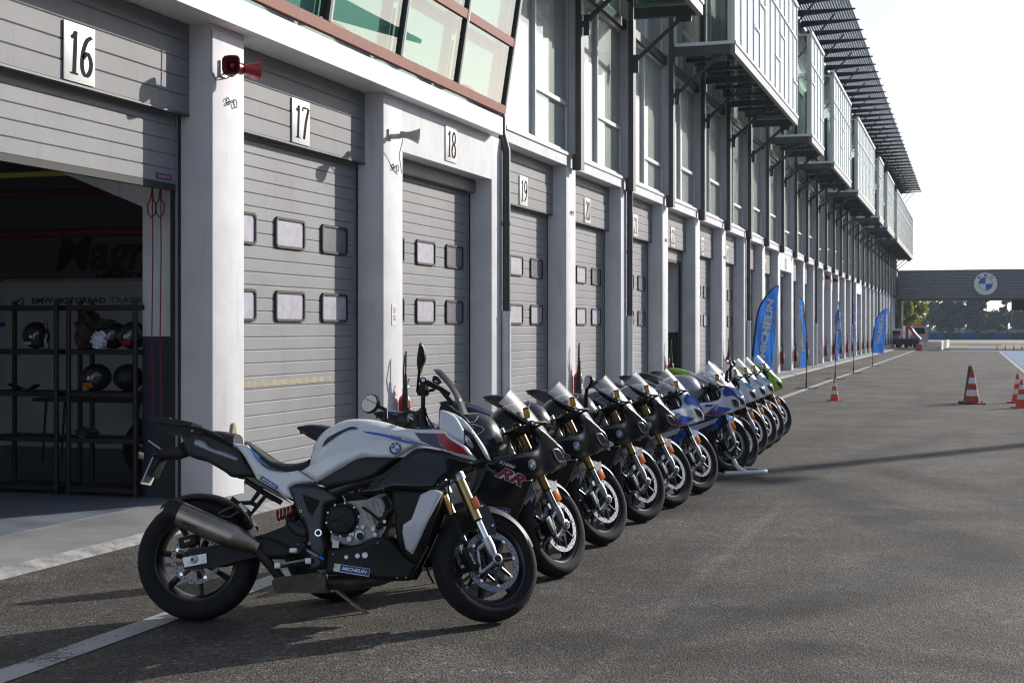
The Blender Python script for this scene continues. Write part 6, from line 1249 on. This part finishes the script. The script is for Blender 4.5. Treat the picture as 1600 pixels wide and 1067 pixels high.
# yellow batten lamp, cords
m = MB(); YLM = mat('yellowed_lamp_cover', (.55,.40,.06), .4); m.cbox((-9.6,11.6,3.0),(-8.0,11.66,3.05),.012,YLM); m.cbox((-8.06,11.56,3.02),(-7.86,11.70,3.12),.02,mat('lamp_housing', (.55,.50,.36), .5)); o = m.build('batten_lamp', None, 30); tag(o, 'unlit yellow batten lamp under the garage ceiling', 'lamp')
CORD = mat('red_cord', (.20,.015,.03), .6)
for px, lab in ((238,'red door cord with a loop at its top, left of the pair'),(251,'red door cord with a loop at its top, right of the pair')):
    p = on_y(px, 290, PY(0)-.10); m = MB(); x, y, z = p; m.tube([(x,y,z),(x+.005,y,z-.6),(x-.006,y,1.4),(x+.01,y,.75)], .006, CORD, 6); m.tube([(x,y,z)] + [(x+.045*sin(a), y-.01, z-.12-.09*(1-cos(a))*.9) for a in (0.3,1.2,2.2,3.14,4.1,5.1,6.0)] + [(x,y,z-.02)], .007, CORD, 6); o = m.build('cord', None, 40); tag(o, lab, 'cord')
m = MB(); p = on_y(232, 688, PY(0)-.12); q = on_y(252, 702, PY(0)-.12); m.tube([p, q], .007, WHT, 6); o = m.build('rod', None, 40); tag(o, 'short thin white rod on the navy wall beside the bike tail', 'rod')
# ================================================================== bridge with round emblem
YBR = 125.2; ZB0 = 4.10; ZB1 = 6.5; o = empty('footbridge', (XW,YBR,ZB0)); tag(o, 'grey corrugated footbridge crossing the far end of the pit lane', 'bridge'); T = Matrix.Translation(-Vector(o.location))
CORR = mat('corrugated_grey', (.24,.25,.265), .5, var=.03, vscale=.8); m = MB(); prof = []; n = 10; hh = (ZB1-ZB0)/n
for k in range(n): z = ZB0+k*hh; prof += [(YBR+.03,z),(YBR+.03,z+hh*.25),(YBR-.07,z+hh*.45),(YBR-.07,z+hh*.8),(YBR+.03,z+hh)]
vs = [(XW+.2,y,z) for y, z in prof] + [(26,y,z) for y, z in prof]; n_ = len(prof); m.add(vs, [(k,k+1,n_+k+1,n_+k) for k in range(n_-1)], CORR); m.build('corrugated_side', o, 20, T)
m = MB(); m.box((XW+.2,YBR+.04,ZB0),(26,YBR+2.6,ZB1),STLL); m.box((XW+.2,YBR-.12,ZB1),(26,YBR+2.7,ZB1+.06),CORR); m.box((XW+.2,YBR-.1,ZB0-.12),(26,YBR+2.6,ZB0),STL); m.build('deck', o, 0, T)
for x in (-5.9, 25): m = MB(); m.box((x-.15,YBR+.3,0),(x+.15,YBR+.7,ZB0-.12),STL); m.box((x-.15,YBR+2.0,0),(x+.15,YBR+2.4,ZB0-.12),STL); m.build('support', o, 0, T, split=True)
c = on_y(1540, 443.5, YBR-.2); o = empty('round_sign', (c.x,YBR-.2,c.z)); tag(o, 'round white sign with quartered blue and white centre on the footbridge', 'sign'); m = MB(); m.lathe([(0,-.0),(.90,.0),(.93,.03),(.93,.12),(0,.12)], mat('sign_edge_grey', (.35,.36,.38), .4), 48, axis='Y'); m.build('sign_body', o, 40); m = MB(); R_ = .93
LTR = mat('sign_navy_letter', (.03,.06,.16), .4); BL2 = mat('sign_blue', (.015,.11,.40), .35)
def sd_(ra, rb_, a0, a1, n, mm, h):
    vs = []
    for k in range(n+1): a = a0+(a1-a0)*k/n; vs += [(ra*cos(a),-h,ra*sin(a)),(rb_*cos(a),-h,rb_*sin(a))]
    m.add(vs, [(2*k,2*k+1,2*k+3,2*k+2) for k in range(n)], mm)
sd_(.001,R_,0,2*pi,48,mat('sign_white', (.72,.74,.76), .35),.006); sd_(R_*.56,R_*.60,0,2*pi,48,LTR,.010)
for q in range(4): sd_(.001,R_*.56,q*pi/2,(q+1)*pi/2,10,MATS['sign_white'] if q % 2 == 0 else BL2,.010)
for ch, a in (('B',2.3),('M',pi/2),('W',.84)):
    cx = R_*.78*cos(a); cy = R_*.78*sin(a); ca = cos(a-pi/2); sa = sin(a-pi/2); m.text(ch, None, LTR, bold=.02, fit=(R_*.27,R_*.22), fn=lambda u, v: Vector((cx+u*ca-v*sa,-.012,cy+u*sa+v*ca)))
m.build('emblem', o, 0)
m = MB(); a_ = on_y(1580, 468, YBR-.3); b_ = on_y(1580, 485, YBR-.3)
for k in range(28): m.box((a_.x+.22*k,YBR-.35,b_.z),(a_.x+.22*k+.19,YBR-.28,ZB0-.12),RUBB)
m.box((a_.x,YBR-.27,b_.z),(a_.x+6.2,YBR-.24,ZB0-.12),STL); o = m.build('signal_panel', None, 0); tag(o, 'black slatted signal panel hanging under the footbridge at the right edge', 'signal panel')
m = MB(); p = on_y(1541, 470, YBR-.05); m.cbox((p.x-.12,YBR-.3,ZB0-.34),(p.x+.10,YBR-.05,ZB0-.12),.05,RUBB); m.tube([(p.x+.1,YBR-.2,ZB0-.22),(p.x+.25,YBR-.2,ZB0-.16)], .05, RUBB, 8); o = m.build('surveillance_camera', None, 30); tag(o, 'small black camera pod hanging below the round sign', 'camera')
# ================================================================== beyond the bridge
def gpt(px, py): p = on_ground(px, py); return (p.x, p.y)
sheet('gravel_trap', [gpt(1300,541.5),gpt(1900,541.5),gpt(1900,529.5),gpt(1300,529.5)], -.02, mat('gravel_tan', (.30,.26,.20), .95, var=.15, vscale=.3))
sheet('runoff_road', [gpt(1481,549),gpt(1680,549),gpt(1900,540.5),gpt(1505,540.5)], .006, mat('pale_runoff', (.15,.15,.165), .9, var=.12, vscale=.2))
sheet('green_runoff', [gpt(1470,547),gpt(1514,547),gpt(1512,543.2),gpt(1474,543.2)], .012, mat('green_paint', (.06,.16,.10), .8))
sheet('verge', [gpt(1470,543),gpt(1513,543),gpt(1513,539.6),gpt(1470,539.6)], .012, mat('yellow_grass', (.22,.21,.05), .95, var=.2, vscale=.6)); sheet('verge', [gpt(1565,541),gpt(1900,541),gpt(1900,536.5),gpt(1565,538.5)], .010, MATS['yellow_grass'])
sheet('grass_bank', [gpt(1200,529.3),gpt(2200,529.3),gpt(2200,521),gpt(1200,521)], -.01, mat('bank_grass', (.13,.15,.055), .95, var=.3, vscale=.15))
TYB = mat('tyre_wall_blue', (.02,.09,.26), .7, var=.2, vscale=1.5); TYG = mat('tyre_wall_green', (.02,.085,.075), .7, var=.2, vscale=1.5)
e0 = Vector((*gpt(1425,531),0)); e1 = Vector((*gpt(1760,531),0)); dirw = (e1-e0).normalized(); n = 13; Lw = (e1-e0).length/n; tw = empty('tyre_wall', e0, atan2(dirw.y, dirw.x)); tag(tw, 'long blue and green tyre wall across the far run off', 'tyre wall')
for k in range(n):
    m = MB()
    for j in range(10): m.lathe([(.2,0),(Lw/20*1.0,.03),(Lw/20*1.02,.55),(Lw/20,1.0),(.2,1.05)], TYB if k % 2 else TYG, 10, axis='Z', at=(k*Lw+Lw*(j+.5)/10,0,0))
    m.build('tyre_stack', tw, 30)
f0 = Vector((*gpt(1400,524.5),0)); f1 = Vector((*gpt(1780,524.5),0)); dv = (f1-f0).normalized(); fn_ = empty('mesh_fence', f0, atan2(dv.y,dv.x)); tag(fn_, 'low grey guard rail fence behind the tyre wall', 'fence'); m = MB(); Lf = (f1-f0).length
for z in (.5,.8,1.1,1.4): m.box((0,-.03,z),(Lf,.03,z+.18),STLL)
m.build('rail', fn_, 0, split=True)
for k in range(0, 40): m = MB(); m.box((Lf*k/39-.06,.04,0),(Lf*k/39+.06,.14,1.7),STLL); m.build('post', fn_, 0)
for px, w_, c_, lab in ((1490,30,'board_lavender','pale lavender advertising board behind the tyre wall'),(1503,9,'board_green','pale green board standing on the far bank'),(1537,9,'board_white','small white board on the far bank')):
    p = Vector((*gpt(px,522.5),0)); s = w_*440/2222/2; o = empty('board', p, TH); tag(o, lab, 'board'); m = MB(); m.cbox((-s,-.05,.5),(s,.05,2.1),.02,mat(c_, {'board_lavender':(.30,.32,.50),'board_green':(.40,.55,.42),'board_white':(.6,.6,.6)}[c_], .6)); m.build('board_face', o, 0)
    for q in (-s*.7, s*.7): m = MB(); m.box((q-.06,.06,0),(q+.06,.14,2.0),STLL); m.build('post', o, 0)
# white plank barrier with orange end
b0 = Vector((*gpt(1440,548),0)); b1 = Vector((*gpt(1470,548),0)); b2 = Vector((*gpt(1482,543),0)); o = empty('barrier_fence', b0); tag(o, 'white plank barrier with an orange end block beyond the lane', 'barrier'); PLK = mat('white_plank', (.66,.64,.58), .6, var=.08, vscale=2)
for A_, B_ in ((b0,b1),(b1,b2)):
    d = (B_-A_).normalized(); ang = atan2(d.y,d.x); L_ = (B_-A_).length
    for z in (.05,.21,.37,.53): m = MB(); m.cbox((0,-.06,z),(L_,.06,z+.135),.01,PLK,Matrix.Translation(A_-b0) @ Matrix.Rotation(ang,4,'Z')); m.build('plank', o, 0)
m = MB()
for z in (.0,.16,.32): m.cbox((-.38,-.12,z),(-.02,.12,z+.15),.02,ORD,Matrix.Rotation(TH,4,'Z')); 
m.build('end_block', o, 0)
# recovery truck and van
o = empty('crane_truck', (*gpt(1421,544),0), TH); tag(o, 'small white flatbed truck with a folded red crane under the footbridge', 'truck'); WTR = mat('truck_white', (.55,.57,.60), .4); DK = mat('truck_dark', (.03,.03,.035), .6); k = 115/2222
m = MB(); m.cbox((-1.15,-.2,.30),(.75,3.5,.75),.04,DK); m.build('chassis', o, 0); m = MB(); m.cbox((-.95,2.2,.75),(.05,3.6,1.58),.10,WTR); m.build('cab', o, 30)
m = MB(); m.box((-.82,2.19,1.05),(-.12,2.2,1.45),LENS); m.build('rear_window', o, 0); m = MB(); m.cbox((-1.1,-.1,.75),(.7,2.1,.83),.02,STLL); m.box((-1.0,-.12,.83),(-.94,2.1,1.1),STLL); m.box((.6,-.12,.83),(.66,2.1,1.1),STLL); m.build('flatbed', o, 0)
m = MB(); m.tube([(.05,.9,.8),(.05,.9,1.72)], .13, MRED, 10); m.tube([(-.05,.9,1.70),(.30,.85,1.68),(.75,.8,1.10),(1.15,.8,.72)], [.12,.13,.11,.08], MRED, 8); m.build('crane', o, 40)
for x in (-.9,.55):
    for y in (.3,3.0): m = MB(); m.lathe([(0,-.1),(.3,-.1),(.33,-.05),(.33,.12),(0,.12)], RUB, 18, axis='X', at=(x,y,.33)); m.build('wheel', o, 40)
o = empty('van', (*gpt(1437,542),0), TH); tag(o, 'pale lavender grey van with an orange roof light behind the crane truck', 'van'); VAN = mat('van_lavender', (.36,.34,.42), .4); m = MB(); m.prism([(-.75,.3),(.75,.3),(.78,1.1),(.6,1.85),(-.6,1.85),(-.78,1.1)],0,3.6,VAN); m.build('body', o, 20); m = MB(); m.prism([(-.5,1.15),(.5,1.15),(.42,1.7),(-.42,1.7)],-.01,-.003,LENS); m.build('rear_window', o, 0)
m = MB(); m.cbox((-.35,.5,1.85),(.35,.8,2.08),.05,ORC); m.build('roof_light', o, 30)
for s in (-1,1):
    m = MB(); m.lathe([(0,-.1),(.3,-.1),(.32,0),(.3,.1),(0,.1)], RUB, 18, axis='X', at=(s*.65,.6,.32)); m.build('wheel', o, 40); m = MB(); m.cbox((s*.98-.08,2.6,1.15),(s*.98+.08,2.7,1.45),.03,RUB); m.tube([(s*.75,2.65,1.2),(s*.95,2.65,1.25)],.03,RUB,6); m.build('mirror', o, 30)
# trees
def leafmat(name, col, tcol):
    m = bpy.data.materials.new(name); m.use_nodes = True; nt = m.node_tree; b = nt.nodes['Principled BSDF']; b.inputs['Roughness'].default_value = .6; L = nt.links.new
    tc = nd(nt,'ShaderNodeTexCoord'); n = nd(nt,'ShaderNodeTexNoise', Scale=.9, Detail=3.0); L(tc.outputs['Object'], n.inputs[0]); mx = nd(nt,'ShaderNodeMix', data_type='RGBA'); r = nd(nt,'ShaderNodeMapRange'); L(n.outputs[0], r.inputs[0]); r.inputs[1].default_value = .35; r.inputs[2].default_value = .65; L(r.outputs[0], mx.inputs[0])
    mx.inputs[6].default_value = (*[c*.6 for c in col],1); mx.inputs[7].default_value = (*[c*1.35 for c in col],1); L(mx.outputs[2], b.inputs['Base Color']); t = nd(nt,'ShaderNodeBsdfTranslucent'); t.inputs[0].default_value = (*tcol,1); ms = nd(nt,'ShaderNodeMixShader'); ms.inputs[0].default_value = .35; L(b.outputs[0], ms.inputs[1]); L(t.outputs[0], ms.inputs[2]); L(ms.outputs[0], nt.nodes['Material Output'].inputs[0]); return m
LF1 = leafmat('lime_foliage', (.10,.13,.015), (.30,.34,.02)); LF2 = leafmat('dark_blue_foliage', (.018,.036,.042), (.012,.024,.016)); LF3 = leafmat('mid_foliage', (.055,.08,.04), (.08,.12,.03)); BARK = mat('bark', (.08,.065,.05), .9)
def tree(px, py, H, W, leaf, lab, name='tree', n=1500, seed=0, tall=False, group=None):
    rnd = random.Random(seed); g = gpt(px, py); o = empty(name, (g[0],g[1],-.05), rnd.random()*6); tag(o, lab, 'tree', group)
    m = MB(); m.tube([(0,0,0),(.03*W,0,H*.25),(0,.02*W,H*.55),(0,0,H*.85)], [W*.045,W*.035,W*.022,W*.006], BARK, 8)
    cl = []
    for k in range(16 if not tall else 22):
        t = rnd.random(); a = rnd.random()*2*pi; zc = H*(.25+.72*t) if not tall else H*(.12+.84*t); pr = sin(pi*min(1,.22+.78*t))**.7 if not tall else (1-.75*t)*.9+.1; r = W*.36*pr*sqrt(rnd.random()); c = Vector((r*cos(a), r*sin(a), zc)); cl.append((c, W*(.13+.12*rnd.random())*(1 if not tall else .8)))
        if k < 9: m.tube([(0,0,zc*.7),(c.x*.5,c.y*.5,zc*.88),tuple(c)], [W*.014,W*.009,W*.004], BARK, 5)
    m.build('trunk', o, 40); b = MB(); s0 = W*.034+.05
    for k in range(n):
        c, r = cl[k % len(cl)]; d = Vector((rnd.gauss(0,1),rnd.gauss(0,1),rnd.gauss(0,.8))).normalized()*r*(rnd.random()**.45); p = c + d; nn = Vector((rnd.gauss(0,1),rnd.gauss(0,1),rnd.gauss(0.4,1))).normalized(); u = nn.orthogonal().normalized(); v = nn.cross(u); s = s0*(.6+.8*rnd.random())
        b.add([p-u*s-v*s*.6, p+u*s-v*s*.6, p+u*s*.7+v*s*.7, p-u*s*.7+v*s*.7], [(0,1,2,3)], leaf)
    b.build('crown', o, 0); return o
tree(1404,534,7.4,6.0,LF1,'bright lime green tree beside the building end, left one',seed=3,n=2600); tree(1423,533,6.6,4.6,LF1,'bright yellow green tree right of the other lime tree, before the dark row',seed=4,n=2000)
TR = [(1453,20,11.0,8.5),(1468,22,6.3,7),(1482,21,12.5,9),(1497,20,11.5,8),(1511,22,6.3,7),(1526,21,12.5,8.5),(1541,22,6.8,7),(1554,22,6.0,7),(1573,20,13.0,5.5),(1590,22,6.6,7),(1604,21,9,8),(1640,21,11,9)]
for k, (px, dy, H, W) in enumerate(TR): tree(px, 515+8.4+(k % 3)*.7, H*1.0, W*1.0, LF2, 'dark bluish tree in the distant row beyond the tyre wall' if k != 8 else 'tall narrow dark poplar at the right of the distant row', n=2600, seed=20+k, tall=(k in (2,5,8)), group='distant dark trees' if k != 8 else None)
m = MB(); rnd = random.Random(5)
for k in range(6000):
    x = -200+1500*rnd.random(); p = Vector((x, 620+60*rnd.random(), 0)); p.z = (1.6+1.6*(.5+.5*sin(x*.05)*sin(x*.021+1)))*rnd.random(); s = 1.1+rnd.random(); nn = Vector((rnd.gauss(0,1),rnd.gauss(0,1),rnd.gauss(0,1))).normalized(); u = nn.orthogonal().normalized()*s; v = nn.cross(u); m.add([p-u-v*.6,p+u-v*.6,p+u*.7+v*.7,p-u*.7+v*.7],[(0,1,2,3)],LF2)
o = m.build('far_wood', None, 0); tag(o, 'far low dark wood along the horizon', 'wood', kind='stuff')
# lamp mast beside the lane, outside the picture: its shadow crosses the asphalt
o = empty('lamp_mast', (13.2,40.9,0)); tag(o, 'tall grey lamp mast beside the pit lane', 'lamp mast'); m = MB(); m.tube([(0,0,0),(0,0,6),(0,0,12.0)], [.24,.22,.20], STLL, 14); m.build('pole', o, 40); m = MB(); m.cbox((-.9,-.2,12.0),(.9,.2,12.25),.03,STLL); m.build('lamp_head', o, 30)

# pit wall and grandstand across the track (outside the picture, mirrored in glass and paint)
o = empty('pit_wall', (9.0,-30,0)); tag(o, 'low concrete pit wall with mesh fence along the track side', 'wall'); m = MB(); m.box((0,0,0),(.3,128,1.1),CONC); m.build('wall_block', o, 0)
for k in range(33): m = MB(); m.tube([(.15,k*4,1.1),(.15,k*4,3.2)], .04, STLL, 6); m.build('post', o, 40)
o = empty('grandstand', (26,-60,0)); tag(o, 'tall stepped grandstand opposite the pits with dark seats and roof', 'grandstand'); GSE = mat('seat_blue_grey', (.10,.12,.17), .7, var=.3, vscale=.6)
for k in range(12): m = MB(); m.box((k*.85,0,0),(k*.85+.85,150,1.6+.55*k),CONC if k == 0 else GSE); m.build('tier', o, 0)
m = MB(); m.box((10.2,0,0),(10.6,150,11.5),STLL); m.build('back_wall', o, 0); m = MB(); m.box((1.0,0,11.2),(10.6,150,11.5),STLL); m.build('roof', o, 0)
for k in range(11): m = MB(); m.box((9.0,k*15-.2+.2,7.6),(9.4,k*15+.4,11.2),STL); m.build('roof_post', o, 0)

# thin morning haze over the whole site
b = MB(); b.box((-60,-45,-1.0),(700,760,16.0),mat('haze_tmp',(1,1,1))); b.mats = []; hz_ = bpy.data.materials.new('haze'); hz_.use_nodes = True; nt = hz_.node_tree; nt.nodes.clear(); ho = nd(nt,'ShaderNodeOutputMaterial'); hv = nd(nt,'ShaderNodeVolumePrincipled'); hv.inputs['Density'].default_value = .0002; hv.inputs['Color'].default_value = (.70,.85,1.0,1); hv.inputs['Anisotropy'].default_value = .25; nt.links.new(hv.outputs[0], ho.inputs['Volume'])
b.mats = [hz_]; o = b.build('haze', None, 0); tag(o, kind='stuff')
# ================================================================== light, sky, camera
SUN_EL = radians(21.5); SUN_AZ = radians(31)     # azimuth measured from +Y towards +X
w = bpy.data.worlds.new('World'); SC.world = w; w.use_nodes = True; nt = w.node_tree; nt.nodes.clear()
o = nd(nt, 'ShaderNodeOutputWorld'); bg = nd(nt, 'ShaderNodeBackground', Strength=0.135); sky = nd(nt, 'ShaderNodeTexSky', sky_type='NISHITA')
sky.sun_disc = False; sky.sun_elevation = SUN_EL; sky.sun_rotation = SUN_AZ; sky.altitude = 200; sky.air_density = 1.0; sky.dust_density = 1.1; sky.ozone_density = 1.0
hs = nd(nt, 'ShaderNodeHueSaturation'); hs.inputs['Saturation'].default_value = .62; tn = nd(nt, 'ShaderNodeMix', data_type='RGBA', blend_type='MULTIPLY'); tn.inputs[0].default_value = 1; tn.inputs[7].default_value = (.95,.985,1.07,1)
nt.links.new(sky.outputs[0], hs.inputs['Color']); nt.links.new(hs.outputs[0], tn.inputs[6]); nt.links.new(tn.outputs[2], bg.inputs[0]); nt.links.new(bg.outputs[0], o.inputs[0])
sl_ = bpy.data.lights.new('sun', 'SUN'); sl_.energy = 4.2; sl_.angle = radians(0.55); sl_.color = (1.0, 0.94, 0.865)
so = bpy.data.objects.new('sun', sl_); COL.objects.link(so)
sd = Vector((sin(SUN_AZ)*cos(SUN_EL), cos(SUN_AZ)*cos(SUN_EL), sin(SUN_EL))); so.rotation_euler = sd.to_track_quat('Z', 'Y').to_euler()
cam = bpy.data.cameras.new('camera'); co = bpy.data.objects.new('camera', cam); COL.objects.link(co)
co.location = (0, 0, EYE); co.rotation_euler = (radians(90), 0, TH); cam.sensor_width = 36; cam.lens = 36*FP/1600
cam.shift_y = -(533.5 - HOR)/1600; cam.clip_start = 0.1; cam.clip_end = 6000
cam.dof.use_dof = True; cam.dof.focus_distance = 8.2; cam.dof.aperture_fstop = 7.1
SC.camera = co
SC.view_settings.view_transform = 'Standard'; SC.view_settings.look = 'None'; SC.view_settings.exposure = 0.25; SC.view_settings.gamma = 1
SC.cycles.filter_width = 1.05
